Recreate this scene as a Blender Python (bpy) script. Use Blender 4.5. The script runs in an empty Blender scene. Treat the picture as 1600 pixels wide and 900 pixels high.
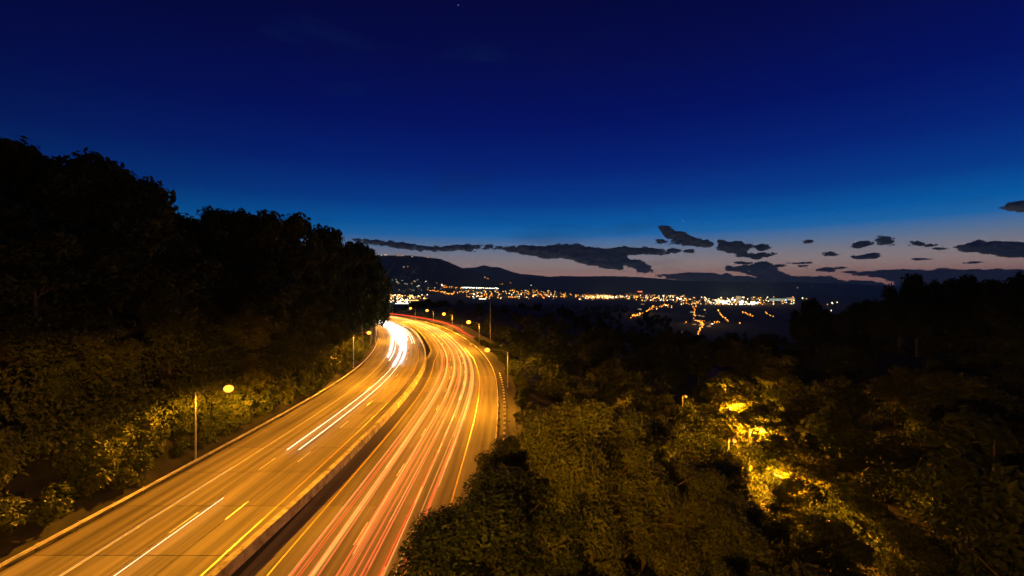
import bpy, math, random
import numpy as np
from mathutils import Vector
from mathutils.bvhtree import BVHTree
random.seed(7); rng = np.random.default_rng(7)
scn = bpy.context.scene
COL = scn.collection
# ------------------------------------------------------------------ camera
F, H, HY = 700.0, 23.0, 455.0          # focal length in 1600-wide pixels, eye height, horizon row
cam = bpy.data.objects.new('camera', bpy.data.cameras.new('camera')); COL.objects.link(cam)
cam.location = (0, 0, H); cam.rotation_euler = (math.radians(90), 0, 0)
cam.data.lens = 36 * F / 1600; cam.data.shift_y = 5 / 1600
cam.data.clip_start = 0.5; cam.data.clip_end = 120000
scn.camera = cam
scn.view_settings.view_transform = 'Standard'; scn.view_settings.look = 'None'
scn.view_settings.exposure = 0.0; scn.view_settings.gamma = 1.0
cy = scn.cycles
cy.max_bounces = 4; cy.diffuse_bounces = 2; cy.glossy_bounces = 2; cy.transmission_bounces = 2
cy.volume_bounces = 0; cy.transparent_max_bounces = 40
cy.use_denoising = True; cy.sample_clamp_indirect = 2.0; cy.sample_clamp_direct = 0
cy.use_light_tree = True; cy.caustics_reflective = False; cy.caustics_refractive = False

# ------------------------------------------------------------------ dusk sky
def srgb(r, g, b):
    return tuple(((c / 255) / 12.92 if c <= 10 else ((c / 255 + .055) / 1.055) ** 2.4) for c in (r, g, b)) + (1,)
world = bpy.data.worlds.new('World'); scn.world = world; world.use_nodes = True
wt = world.node_tree; wn = wt.nodes; wl = wt.links; wn.clear()
wo = wn.new('ShaderNodeOutputWorld'); wb = wn.new('ShaderNodeBackground'); wl.new(wb.outputs[0], wo.inputs[0])
tc = wn.new('ShaderNodeTexCoord'); sx = wn.new('ShaderNodeSeparateXYZ'); wl.new(tc.outputs['Generated'], sx.inputs[0])
def wm(op, a, b=None, c=None):
    n = wn.new('ShaderNodeMath'); n.operation = op
    for i, v in enumerate((a, b, c)):
        if v is None: continue
        if isinstance(v, (int, float)): n.inputs[i].default_value = v
        else: wl.new(v, n.inputs[i])
    return n.outputs[0]
elev = wm('MULTIPLY', wm('ARCSINE', sx.outputs[2]), 180 / math.pi)          # degrees above the horizon
ramp = wn.new('ShaderNodeValToRGB'); wl.new(wm('DIVIDE', elev, 60.0), ramp.inputs[0])
stops = [(-.02, (130, 84, 80)), (.9, (158, 112, 104)), (2.0, (160, 122, 114)), (3.2, (146, 128, 126)), (4.4, (130, 128, 140)), (5.6, (96, 122, 158)),
         (7.0, (30, 108, 178)), (8.4, (0, 95, 174)), (11, (0, 62, 150)), (15, (0, 36, 128)), (20, (0, 18, 106)), (27, (2, 9, 80)), (34, (2, 5, 62)), (60, (2, 3, 48))]
e = ramp.color_ramp.elements
while len(e) > 1: e.remove(e[-1])
def clear(d_, c_):          # sky as it is above the haze: the haze box dims what is seen low through it
    t = math.exp(-5.0e-5 * min(24000, 1080 / math.tan(math.radians(max(d_, .5)))))
    return tuple(v * .70 / t ** .9 for v in srgb(*c_)[:3]) + (1,)
e[0].position = 0; e[0].color = clear(*stops[0])
for d_, c_ in stops[1:]:
    x = e.new(d_ / 60); x.color = clear(d_, c_)
# brightest over the place where the sun went down, dimmer to both sides
az = math.radians(24)
dt = wn.new('ShaderNodeVectorMath'); dt.operation = 'DOT_PRODUCT'
fl = wn.new('ShaderNodeVectorMath'); fl.operation = 'MULTIPLY'; wl.new(tc.outputs['Generated'], fl.inputs[0]); fl.inputs[1].default_value = (1, 1, 0)
nz = wn.new('ShaderNodeVectorMath'); nz.operation = 'NORMALIZE'; wl.new(fl.outputs[0], nz.inputs[0])
wl.new(nz.outputs[0], dt.inputs[0]); dt.inputs[1].default_value = (math.sin(az), math.cos(az), 0)
mr = wn.new('ShaderNodeMapRange'); mr.interpolation_type = 'SMOOTHSTEP'; wl.new(dt.outputs['Value'], mr.inputs[0])
mr.inputs[1].default_value = -.1; mr.inputs[2].default_value = 1.0; mr.inputs[3].default_value = 0.34; mr.inputs[4].default_value = 1.15
hsv = wn.new('ShaderNodeMix'); hsv.data_type = 'RGBA'; hsv.blend_type = 'MULTIPLY'; hsv.inputs[0].default_value = 1
wl.new(ramp.outputs[0], hsv.inputs[6])
cc = wn.new('ShaderNodeCombineColor'); 
for i in range(3): wl.new(mr.outputs[0], cc.inputs[i])
wl.new(cc.outputs[0], hsv.inputs[7])
# faint high wisps
ns = wn.new('ShaderNodeTexNoise'); mp = wn.new('ShaderNodeMapping'); wl.new(tc.outputs['Generated'], mp.inputs[0]); mp.inputs[3].default_value = (2.2, 2.2, 9)
wl.new(mp.outputs[0], ns.inputs[0]); ns.inputs['Scale'].default_value = 2.0; ns.inputs['Detail'].default_value = 6
nr = wn.new('ShaderNodeMapRange'); wl.new(ns.outputs[0], nr.inputs[0]); nr.inputs[1].default_value = .60; nr.inputs[2].default_value = .80; nr.inputs[3].default_value = 0; nr.inputs[4].default_value = .35
mw = wn.new('ShaderNodeMix'); mw.data_type = 'RGBA'; wl.new(nr.outputs[0], mw.inputs[0]); wl.new(hsv.outputs[2], mw.inputs[6]); mw.inputs[7].default_value = srgb(10, 34, 84)
# three stars
acc = None
for (px, py, st) in ((716, 8, .5), (1067, 345, 1.0), (1136, 300, .6)):
    v = Vector((px - 800, F, HY - py)).normalized()
    ds = wn.new('ShaderNodeVectorMath'); ds.operation = 'DISTANCE'; nn = wn.new('ShaderNodeVectorMath'); nn.operation = 'NORMALIZE'
    wl.new(tc.outputs['Generated'], nn.inputs[0]); wl.new(nn.outputs[0], ds.inputs[0]); ds.inputs[1].default_value = v
    o = wm('MULTIPLY', wm('LESS_THAN', ds.outputs['Value'], 0.0009), st * .6)
    acc = o if acc is None else wm('ADD', acc, o)
ad = wn.new('ShaderNodeMix'); ad.data_type = 'RGBA'; ad.blend_type = 'ADD'; ad.inputs[0].default_value = 1
cs = wn.new('ShaderNodeCombineColor')
for i in range(3): wl.new(acc, cs.inputs[i])
wl.new(mw.outputs[2], ad.inputs[6]); wl.new(cs.outputs[0], ad.inputs[7])
wl.new(ad.outputs[2], wb.inputs[0]); wb.inputs[1].default_value = 1.0

# ------------------------------------------------------------------ helpers
def tag(o, label=None, cat=None, group=None, kind=None):
    if label: o['label'] = label
    if cat: o['category'] = cat
    if group: o['group'] = group
    if kind: o['kind'] = kind
    return o
def mesh_np(name, V, Fc, mat=None, uv=None, smooth=False):
    """V (n,3); Fc (m,k) all faces with k corners, or a list of such arrays"""
    me = bpy.data.meshes.new(name)
    Fs = Fc if isinstance(Fc, list) else [Fc]
    Fs = [np.asarray(f, dtype=np.int32) for f in Fs if len(f)]
    V = np.asarray(V, dtype=np.float32)
    loops = np.concatenate([f.ravel() for f in Fs]); tot = np.concatenate([np.full(len(f), f.shape[1], np.int32) for f in Fs])
    start = np.concatenate([[0], np.cumsum(tot)[:-1]]).astype(np.int32)
    me.vertices.add(len(V)); me.vertices.foreach_set('co', V.ravel())
    me.loops.add(len(loops)); me.loops.foreach_set('vertex_index', loops)
    me.polygons.add(len(tot)); me.polygons.foreach_set('loop_start', start); me.polygons.foreach_set('loop_total', tot)
    me.polygons.foreach_set('use_smooth', np.full(len(tot), bool(smooth)))
    if uv is not None:
        l = me.uv_layers.new(name='UVMap'); l.data.foreach_set('uv', np.asarray(uv, np.float32)[loops].ravel())
    me.update(calc_edges=True)
    if mat: me.materials.append(mat)
    return me
def link(name, me, parent=None, loc=None):
    o = bpy.data.objects.new(name, me); COL.objects.link(o)
    if parent: o.parent = parent
    if loc is not None: o.location = loc
    return o
def empty(name, loc=(0, 0, 0), rz=0):
    o = bpy.data.objects.new(name, None); COL.objects.link(o); o.location = loc; o.rotation_euler = (0, 0, rz); o.empty_display_size = .3
    return o
class MB:
    def __init__(s): s.v = []; s.q = []; s.t = []; s.n = 0
    def add(s, V, q=(), t=()):
        s.v.append(np.asarray(V, float).reshape(-1, 3))
        if len(q): s.q.append(np.asarray(q) + s.n)
        if len(t): s.t.append(np.asarray(t) + s.n)
        s.n += len(s.v[-1])
    def box(s, c, d, R=None):
        c = np.array(c, float); d = np.array(d, float) / 2
        P = np.array([[x, y, z] for x in (-1, 1) for y in (-1, 1) for z in (-1, 1)]) * d
        if R is not None: P = P @ R.T
        s.add(P + c, [[0, 1, 3, 2], [4, 6, 7, 5], [0, 4, 5, 1], [2, 3, 7, 6], [0, 2, 6, 4], [1, 5, 7, 3]])
    def tube(s, P, r, n=6, cap=True):
        P = np.array(P, float); r = np.broadcast_to(np.array(r, float), (len(P),))
        T = np.gradient(P, axis=0); T /= np.linalg.norm(T, axis=1)[:, None] + 1e-9
        a = np.array([0, 0, 1.0]) if abs(T[0][2]) < .9 else np.array([1.0, 0, 0])
        U = np.cross(T, a); U /= np.linalg.norm(U, axis=1)[:, None] + 1e-9; W = np.cross(T, U)
        th = np.linspace(0, 2 * math.pi, n, endpoint=False)
        V = P[:, None] + r[:, None, None] * (U[:, None] * np.cos(th)[None, :, None] + W[:, None] * np.sin(th)[None, :, None])
        q = []
        for i in range(len(P) - 1):
            for k in range(n): q.append([i * n + k, i * n + (k + 1) % n, (i + 1) * n + (k + 1) % n, (i + 1) * n + k])
        t = []
        if cap:
            for k in range(1, n - 1): t += [[0, k + 1, k], [(len(P) - 1) * n, (len(P) - 1) * n + k, (len(P) - 1) * n + k + 1]]
        s.add(V.reshape(-1, 3), q, t)
    def build(s, name, mat, smooth=False):
        return mesh_np(name, np.vstack(s.v), [np.vstack(x) for x in (s.q, s.t) if x], mat, smooth=smooth)
def ico(sub=1):
    t = (1 + 5 ** .5) / 2
    V = [(-1, t, 0), (1, t, 0), (-1, -t, 0), (1, -t, 0), (0, -1, t), (0, 1, t), (0, -1, -t), (0, 1, -t), (t, 0, -1), (t, 0, 1), (-t, 0, -1), (-t, 0, 1)]
    Fc = [(0, 11, 5), (0, 5, 1), (0, 1, 7), (0, 7, 10), (0, 10, 11), (1, 5, 9), (5, 11, 4), (11, 10, 2), (10, 7, 6), (7, 1, 8), (3, 9, 4), (3, 4, 2), (3, 2, 6), (3, 6, 8), (3, 8, 9), (4, 9, 5), (2, 4, 11), (6, 2, 10), (8, 6, 7), (9, 8, 1)]
    V = [np.array(v) / np.linalg.norm(v) for v in V]
    for _ in range(sub):
        m = {}; F2 = []
        def mid(a, b):
            k = (min(a, b), max(a, b))
            if k not in m: p = V[a] + V[b]; V.append(p / np.linalg.norm(p)); m[k] = len(V) - 1
            return m[k]
        for a, b, c in Fc:
            x, y, z = mid(a, b), mid(b, c), mid(c, a); F2 += [(a, x, z), (b, y, x), (c, z, y), (x, y, z)]
        Fc = F2
    return np.array(V), np.array(Fc)
ICO0, ICO1, ICO2 = ico(0), ico(1), ico(2)
def at(px, py, z=0.0, d=None):
    """point of the place seen at a picture position, on the level z or at depth d"""
    if d is None: d = F * (H - z) / (py - HY)
    return np.array([(px - 800) * d / F, d, H - (py - HY) * d / F])

# ------------------------------------------------------------------ materials
def material(name):
    m = bpy.data.materials.new(name); m.use_nodes = True
    nt = m.node_tree; return m, nt, nt.nodes['Principled BSDF']
def noise(nt, scale, detail=5, vec=None, rough=.6):
    n = nt.nodes.new('ShaderNodeTexNoise'); n.inputs['Scale'].default_value = scale; n.inputs['Detail'].default_value = detail; n.inputs['Roughness'].default_value = rough
    if vec: nt.links.new(vec, n.inputs['Vector'])
    return n.outputs['Fac']
def cramp(nt, fac, pts):
    r = nt.nodes.new('ShaderNodeValToRGB'); nt.links.new(fac, r.inputs[0]); e = r.color_ramp.elements
    e[0].position, e[0].color = pts[0][0], tuple(pts[0][1]) + (1,); e[1].position, e[1].color = pts[-1][0], tuple(pts[-1][1]) + (1,)
    for p, c in pts[1:-1]: x = e.new(p); x.color = tuple(c) + (1,)
    return r.outputs[0]
def mul(nt, a, b):
    n = nt.nodes.new('ShaderNodeMix'); n.data_type = 'RGBA'; n.blend_type = 'MULTIPLY'; n.inputs[0].default_value = 1
    nt.links.new(a, n.inputs[6]); nt.links.new(b, n.inputs[7]); return n.outputs[2]
def objcoord(nt): return nt.nodes.new('ShaderNodeTexCoord').outputs['Object']
def bump(nt, bs, h, strength=.3, dist=.02):
    b = nt.nodes.new('ShaderNodeBump'); b.inputs['Strength'].default_value = strength; b.inputs['Distance'].default_value = dist
    nt.links.new(h, b.inputs['Height']); nt.links.new(b.outputs[0], bs.inputs['Normal'])
def simple(name, c, rough=.7, metal=0, var=.25, scale=3.0):
    m, nt, bs = material(name); n = noise(nt, scale, 5, objcoord(nt))
    nt.links.new(cramp(nt, n, [(.3, [x * (1 - var) for x in c]), (.7, [min(1, x * (1 + var)) for x in c])]), bs.inputs['Base Color'])
    bs.inputs['Roughness'].default_value = rough; bs.inputs['Metallic'].default_value = metal
    return m
def emit(name, c, s, sample='NONE'):
    m, nt, bs = material(name); bs.inputs['Base Color'].default_value = (0, 0, 0, 1); bs.inputs['Roughness'].default_value = 1
    bs.inputs['Specular IOR Level'].default_value = 0
    bs.inputs['Emission Color'].default_value = tuple(c) + (1,); bs.inputs['Emission Strength'].default_value = s
    m.cycles.emission_sampling = sample
    return m
def pavement(name, base, streak, tracks):
    """worn pavement, uv = (metres along, metres across)"""
    m, nt, bs = material(name); L = nt.links
    uv = nt.nodes.new('ShaderNodeTexCoord').outputs['UV']
    mp = nt.nodes.new('ShaderNodeMapping'); L.new(uv, mp.inputs[0]); mp.inputs[3].default_value = (.035, .9, 1)
    st = noise(nt, 1.0, 6, mp.outputs[0])
    mp2 = nt.nodes.new('ShaderNodeMapping'); L.new(uv, mp2.inputs[0]); mp2.inputs[3].default_value = (.012, .28, 1)
    st2 = noise(nt, 1.0, 3, mp2.outputs[0])
    c = cramp(nt, st, [(.32, [x * (1 - streak * 1.5) for x in base]), (.52, base), (.72, [x * (1 + streak * .8) for x in base])])
    c = mul(nt, c, cramp(nt, st2, [(.35, (.62, .62, .62)), (.6, (1, 1, 1))]))
    # oily band in the middle of each lane, paler wheel tracks
    sp = nt.nodes.new('ShaderNodeSeparateXYZ'); L.new(uv, sp.inputs[0])
    a = nt.nodes.new('ShaderNodeMath'); a.operation = 'MULTIPLY_ADD'; L.new(sp.outputs[1], a.inputs[0]); a.inputs[1].default_value = 2 * math.pi / 3.8; a.inputs[2].default_value = tracks
    s = nt.nodes.new('ShaderNodeMath'); s.operation = 'COSINE'; L.new(a.outputs[0], s.inputs[0])
    c = mul(nt, c, cramp(nt, s.outputs[0], [(0.0, (.97, .97, .97)), (.6, (1, 1, 1)), (1.0, (.74, .74, .74))]))
    oi = nt.nodes.new('ShaderNodeObjectInfo').outputs['Random']
    c = mul(nt, c, cramp(nt, oi, [(0, (.80, .79, .78)), (1, (1.06, 1.06, 1.06))]))
    g = noise(nt, 60, 3, uv)
    c = mul(nt, c, cramp(nt, g, [(.3, (.85, .85, .85)), (.7, (1.08, 1.08, 1.08))]))
    L.new(c, bs.inputs['Base Color'])
    bs.inputs['Roughness'].default_value = .9; bs.inputs['Specular IOR Level'].default_value = .3
    bump(nt, bs, g, .25, .01)
    return m
M = {}
M['concrete_road'] = pavement('worn_concrete', (.26, .235, .205), .30, 0.6)
M['asphalt_road'] = pavement('worn_asphalt', (.23, .205, .185), .28, 1.2)
M['joint'] = simple('tar_joint', (.02, .02, .02), .8)
M['white_paint'] = simple('white_road_paint', (.62, .62, .6), .5, var=.3, scale=1.2)
M['yellow_paint'] = simple('yellow_road_paint', (.68, .42, .05), .5, var=.25, scale=1.2)
m, nt, bs = material('stained_barrier_concrete'); oc = objcoord(nt)
geo = nt.nodes.new('ShaderNodeNewGeometry').outputs['Position']
c = cramp(nt, noise(nt, .9, 8, geo, .7), [(.34, (.12, .10, .08)), (.46, (.34, .31, .27)), (.6, (.52, .50, .45))])
c = mul(nt, c, cramp(nt, noise(nt, .25, 3, geo), [(.35, (.6, .58, .55)), (.6, (1, 1, 1))]))
nt.links.new(c, bs.inputs['Base Color']); bs.inputs['Roughness'].default_value = .85; M['barrier'] = m
M['galv'] = simple('galvanised_steel', (.42, .43, .44), .45, .6, .2, 1.5)
M['rusty'] = simple('weathered_rail_steel', (.40, .38, .36), .55, .3, .3, .8)
M['wood_post'] = simple('weathered_timber', (.12, .09, .06), .85)
M['reflector'] = simple('white_reflector', (.85, .85, .85), .25, 0, .05)
M['soil'] = simple('leaf_litter', (.022, .02, .012), .95, var=.5, scale=.6)
M['verge'] = simple('gravel_verge', (.05, .042, .03), .95, var=.5, scale=1.4)
def foliage(name, c, tr=.25):
    m, nt, bs = material(name); L = nt.links
    oi = nt.nodes.new('ShaderNodeObjectInfo').outputs['Random']
    c1 = cramp(nt, oi, [(0, [x * .7 for x in c]), (.5, c), (1, (c[0] * 1.5, c[1] * 1.2, c[2] * .9))])
    c2 = cramp(nt, noise(nt, 1.1, 4, objcoord(nt)), [(.3, (.6, .6, .6)), (.7, (1.3, 1.3, 1.2))])
    c3 = cramp(nt, noise(nt, 7, 2, objcoord(nt)), [(.3, (.75, .75, .75)), (.7, (1.2, 1.2, 1.2))])
    cc = mul(nt, mul(nt, c1, c2), c3); L.new(cc, bs.inputs['Base Color']); bs.inputs['Roughness'].default_value = .6
    bs.inputs['Specular IOR Level'].default_value = .3
    t = nt.nodes.new('ShaderNodeBsdfTranslucent'); L.new(cc, t.inputs[0]); mx = nt.nodes.new('ShaderNodeMixShader'); mx.inputs[0].default_value = tr
    L.new(bs.outputs[0], mx.inputs[1]); L.new(t.outputs[0], mx.inputs[2]); L.new(mx.outputs[0], nt.nodes['Material Output'].inputs[0])
    return m
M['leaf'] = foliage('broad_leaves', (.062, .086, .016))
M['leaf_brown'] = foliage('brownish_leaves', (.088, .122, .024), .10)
M['leaf_shaded'] = foliage('shaded_leaves', (.040, .064, .018))  # darker leaf copy: shade on trees away from the lamps put into colour
M['bark'] = simple('bark', (.13, .105, .08), .9, var=.4, scale=4)
M['sodium'] = emit('sodium_lamp_glass', (1, .32, .03), 3.2, 'AUTO')
M['sodium_far'] = emit('sodium_lamp_glass_far', (1, .30, .025), 6)  # same glass, glow raised so distant lamps still fill their pixels
M['_v'] = simple('valley_floor', (.035, .04, .03), .95, var=.5, scale=.004)
M['hill'] = simple('wooded_hill', (.018, .035, .04), .95, var=.4, scale=.002)

# ------------------------------------------------------------------ line of the road
CP = np.array([(-22.5, -90), (-22.5, -40), (-22.5, 20), (-22.45, 60), (-22.6, 84), (-23.8, 112), (-26.9, 139), (-32, 167), (-39, 196), (-47.5, 228), (-59, 265), (-76.5, 308), (-98, 352), (-127, 401), (-165, 449), (-212, 494), (-270, 534), (-340, 572), (-420, 605)], float)
def catmull(C, n=40):
    P = np.vstack([2 * C[0] - C[1], C, 2 * C[-1] - C[-2]]); out = []
    for i in range(1, len(P) - 2):
        p0, p1, p2, p3 = P[i - 1:i + 3]
        for t in np.linspace(0, 1, n, endpoint=False):
            out.append(.5 * ((2 * p1) + (-p0 + p2) * t + (2 * p0 - 5 * p1 + 4 * p2 - p3) * t * t + (-p0 + 3 * p1 - 3 * p2 + p3) * t ** 3))
    return np.array(out)
D = catmull(CP); _s = np.r_[0, np.cumsum(np.linalg.norm(np.diff(D, axis=0), axis=1))]; SS = np.arange(0, _s[-1], 1.0)
D = np.c_[np.interp(SS, _s, D[:, 0]), np.interp(SS, _s, D[:, 1])]
for _ in range(300): D[1:-1] = .5 * D[1:-1] + .25 * (D[:-2] + D[2:])
T = np.gradient(D, axis=0); T /= np.linalg.norm(T, axis=1)[:, None]; NR = np.c_[T[:, 1], -T[:, 0]]
SMAX = len(D) - 1.0
def cp(s, u, z=0.0):
    s = np.atleast_1d(np.asarray(s, float)); u = np.broadcast_to(u, s.shape); z = np.broadcast_to(z, s.shape)
    i = np.arange(len(D)); P = np.c_[np.interp(s, i, D[:, 0]), np.interp(s, i, D[:, 1])]
    N = np.c_[np.interp(s, i, NR[:, 0]), np.interp(s, i, NR[:, 1])]; N /= np.linalg.norm(N, axis=1)[:, None]
    return np.c_[P + N * u[:, None], z]
def su(x, y):
    """signed distance to the right of the road line and position along it"""
    p = np.stack([np.ravel(x), np.ravel(y)], 1); bu = np.empty(len(p)); bi = np.empty(len(p), int)
    D2 = D[::2]; N2 = NR[::2]
    for a in range(0, len(p), 4000):
        q = p[a:a + 4000]; d2 = ((q[:, None] - D2[None]) ** 2).sum(2); i = d2.argmin(1); dd = np.sqrt(d2[np.arange(len(q)), i])
        bu[a:a + 4000] = dd * np.sign(((q - D2[i]) * N2[i]).sum(1) + 1e-9); bi[a:a + 4000] = i * 2
    return bu.reshape(np.shape(x)), bi.reshape(np.shape(x))
def sm(x, a, b): t = np.clip((x - a) / (b - a), 0, 1); return t * t * (3 - 2 * t)
def bsplit(s): return 1.9 * sm(np.asarray(s, float), 232, 262)       # gap that opens between the two barriers
STREET = np.array([(38, 10), (38, 40), (38, 60), (44, 85), (53, 110), (62, 131), (76, 170), (92, 215)], float)
_st = catmull(STREET, 12)
def street_dist(x, y):
    p = np.stack([np.ravel(x), np.ravel(y)], 1); d = np.sqrt(((p[:, None] - _st[None]) ** 2).sum(2)).min(1); return d.reshape(np.shape(x))
def ground_h(x, y):
    x = np.asarray(x, float); y = np.asarray(y, float); u, s = su(x, y)
    left = np.clip((-u - 21.2) * .95, 0, 16) + np.clip((-u - 38.5) * .48, 0, 22)
    left = left * (1 - sm(y, 700, 1400))
    wob = 1.2 * np.sin(x * .05 + 1) * np.cos(y * .043) + .6 * np.sin(x * .13) * np.sin(y * .11 + 2)
    w = sm(np.abs(u), 23, 40)
    Dv = .55 * y + 1.6 * x
    drop = -62 * np.clip((Dv - 200) / 600, 0, 1)
    right = -8 * sm(u, 22.5, 45) + drop * sm(u, 24, 90) + 22 * np.exp(-((x - 10) / 120) ** 2 - ((y - 540) / 120) ** 2) * sm(u, 24, 70) \
        + 34 * np.exp(-((x - 185) / 62) ** 2 - ((y - 150) / 90) ** 2)
    far = sm(y, 900, 2200)
    sd = street_dist(np.clip(x, -2000, 2000), np.clip(y, -2000, 2000)); rs = -8 + drop
    right = np.where(u > 30, right * sm(sd, 5, 16) + (-8.2) * (1 - sm(sd, 5, 16)), right)
    h = np.where(u < 0, left * 1.0, right) + wob * w * (1 - far)
    h = np.where(u < 0, h - 70 * sm(y, 900, 1500) * 1.0, h)
    h = np.where((u > -21.2) & (u < 22.5), -.30, np.where((u >= 22.5) & (u < 24), np.minimum(h, -.1), h))
    return np.maximum(h, -70 + 0 * h) * (1 - far) + (-70) * far

# ------------------------------------------------------------------ ground
gx = np.concatenate([-np.geomspace(25500, 290, 26), np.arange(-280, 420, 2.5), np.geomspace(424, 25500, 26)])
gy = np.concatenate([-np.geomspace(2500, 90, 9), np.arange(-80, 720, 2.5), np.geomspace(724, 24000, 40)])
XX, YY = np.meshgrid(gx, gy); ZZ = ground_h(XX, YY)
nx, ny = len(gx), len(gy); idx = np.arange(nx * ny).reshape(ny, nx)
fc = np.stack([idx[:-1, :-1], idx[:-1, 1:], idx[1:, 1:], idx[1:, :-1]], -1).reshape(-1, 4)
GV = np.c_[XX.ravel(), YY.ravel(), ZZ.ravel()]
ground = link('ground', mesh_np('ground', GV, fc, M['soil'], smooth=True)); tag(ground, kind='structure')
def gh(x, y):
    i = min(max(int(np.searchsorted(gx, x)) - 1, 0), nx - 2); j = min(max(int(np.searchsorted(gy, y)) - 1, 0), ny - 2)
    a = (x - gx[i]) / (gx[i + 1] - gx[i]); b = (y - gy[j]) / (gy[j + 1] - gy[j])
    return float((ZZ[j, i] * (1 - a) + ZZ[j, i + 1] * a) * (1 - b) + (ZZ[j + 1, i] * (1 - a) + ZZ[j + 1, i + 1] * a) * b)

# far ridges: each a long hill with a near foot, a crest and a far foot
def ridge(crest, d, depth, seed, name='hills'):
    r = np.random.default_rng(seed); c = np.array(crest, float); px = np.arange(c[0, 0], c[-1, 0], 1.7)
    zc = H + (HY - np.interp(px, c[:, 0], c[:, 1])) * d / F
    k = np.ones(3) / 3; zc = np.convolve(np.pad(zc, 1, 'edge'), k, 'valid')
    rough = np.convolve(r.normal(0, 1, len(px) + 8), np.ones(4) / 4, 'valid')[:len(px)] * d * .0006
    prof = np.array([(-1.0, 0), (-.8, .07), (-.6, .2), (-.42, .42), (-.25, .66), (-.1, .9), (0, 1.0), (.15, .97), (.5, .6), (1.0, 0)])
    V = []
    for j, (t, h) in enumerate(prof):
        dd = d + t * depth; nj = np.convolve(r.normal(0, 1, len(px) + 6), np.ones(7) / 7, 'valid')[:len(px)] * depth * .02
        X = (px - 800) * d / F * (1 + t * depth / d * .6)
        V.append(np.c_[X, np.full(len(px), dd) + nj * (0 < j < 9), -72 + (zc + 72 + rough) * h])
    V = np.vstack(V); n = len(px); i = np.arange(len(prof) * n).reshape(len(prof), n)
    q = np.stack([i[:-1, :-1], i[:-1, 1:], i[1:, 1:], i[1:, :-1]], -1).reshape(-1, 4)
    return tag(link(name, mesh_np(name, V, q, M['hill'], smooth=True)), kind='structure'), V, q
R1 = ridge([(380, 440), (450, 420), (520, 405), (590, 398.5), (640, 399), (668, 402), (690, 405), (705, 411), (722, 419), (745, 425), (770, 432), (800, 441), (850, 449), (900, 455)], 9000, 3600, 1)
R2 = ridge([(600, 432), (680, 420), (700, 416), (712, 417), (725, 419), (745, 417.5), (757, 414), (768, 417), (782, 418), (800, 425), (815, 428), (850, 431), (880, 438), (960, 447)], 19000, 3000, 2)
R3 = ridge([(640, 438), (760, 436), (820, 433), (850, 433), (880, 431), (920, 432), (960, 431.5), (1000, 433), (1030, 435), (1070, 439), (1120, 440), (1250, 441), (1380, 446), (1480, 450), (1600, 452), (1700, 453)], 15000, 3600, 3)
_tri = lambda V, q: BVHTree.FromPolygons([tuple(v) for v in V], [tuple(map(int, f)) for f in q])
BV = [_tri(GV, fc), _tri(R1[1], R1[2]), _tri(R3[1], R3[2])]
def hit(px, py, dmin=0):
    o = Vector((0, 0, H)); d = Vector((px - 800, F, HY - py)).normalized(); best = None
    for b in BV:
        h = b.ray_cast(o + d * dmin, d)
        if h[0] is not None and (best is None or h[3] < best[3]): best = h
    return None if best is None else best[0]

# ------------------------------------------------------------------ the highway
def strip_arr(s0, s1, u0, u1, z, step=2.0):
    n = max(2, int(math.ceil((s1 - s0) / step)) + 1); s = np.linspace(s0, s1, n)
    f = lambda u: u(s) if callable(u) else np.full(n, float(u))
    a, b = f(u0), f(u1); zz = z(s) if callable(z) else np.full(n, float(z))
    V = np.empty((2 * n, 3)); V[0::2] = cp(s, a, zz); V[1::2] = cp(s, b, zz)
    i = np.arange(n - 1) * 2; q = np.c_[i, i + 1, i + 3, i + 2]
    return V, q, np.stack([np.repeat(s, 2), np.ravel(np.c_[a, b])], 1)
def strip(name, s0, s1, u0, u1, z, mat, parent=None, step=2.0):
    V, q, uv = strip_arr(s0, s1, u0, u1, z, step)
    return link(name, mesh_np(name, V, q, mat, uv), parent)
def slab(name, s0, s1, u0, u1, z0, z1, mat, parent):
    V, q, uv = strip_arr(s0, s1, u0, u1, z1, 3.0); n = len(V) // 2
    V2 = V.copy(); V2[:, 2] = z0; i = np.arange(n - 1) * 2; o = 2 * n
    side = np.vstack([np.c_[i, i + 2, i + 2 + o, i + o], np.c_[i + 1, i + 1 + o, i + 3 + o, i + 3], [[0, o, o + 1, 1]], [[2 * n - 2, 2 * n - 1, o + 2 * n - 1, o + 2 * n - 2]]])
    return link(name, mesh_np(name, np.vstack([V, V2]), np.vstack([q, side]), mat, np.vstack([uv, uv])), parent)
ub = lambda o: (lambda s: bsplit(s) + o)
LU = [-19.4, -13.9, -10.15, -6.4, -2.6, -.42]; RU = [.42, 4.3, 8.1, 11.9, 15.7, 20.0]
S0, SP, SE = 84.0, 264.0, SMAX - 4
road = tag(empty('road'), kind='structure')
strip('road_bed', S0, SP, -19.5, 20.1, -.09, M['joint'], road)
for s in np.arange(S0, SP - .1, 9.0):
    for a, b in zip(LU[:-1], LU[1:]): slab('pavement_slab', s + .04, s + 8.96, a + .03, b - .03, -.085, 0, M['concrete_road'], road)
for s in np.arange(S0, SP - .1, 18.0):
    for a, b in zip(RU[:-1], RU[1:]):
        slab('pavement_slab', s + .015, s + 17.985, (a + .015) if a > 1 else ub(.42), b - .015, -.085, 0, M['asphalt_road'], road)
strip('far_pavement', SP, SE, -19.4, -.42, 0, M['concrete_road'], road, 4)
strip('far_pavement', SP, SE, ub(.42), 20.0, 0, M['asphalt_road'], road, 4)
strip('median_gutter', 236, SE, -.40, ub(.40), -.12, M['joint'], road, 4)
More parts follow.
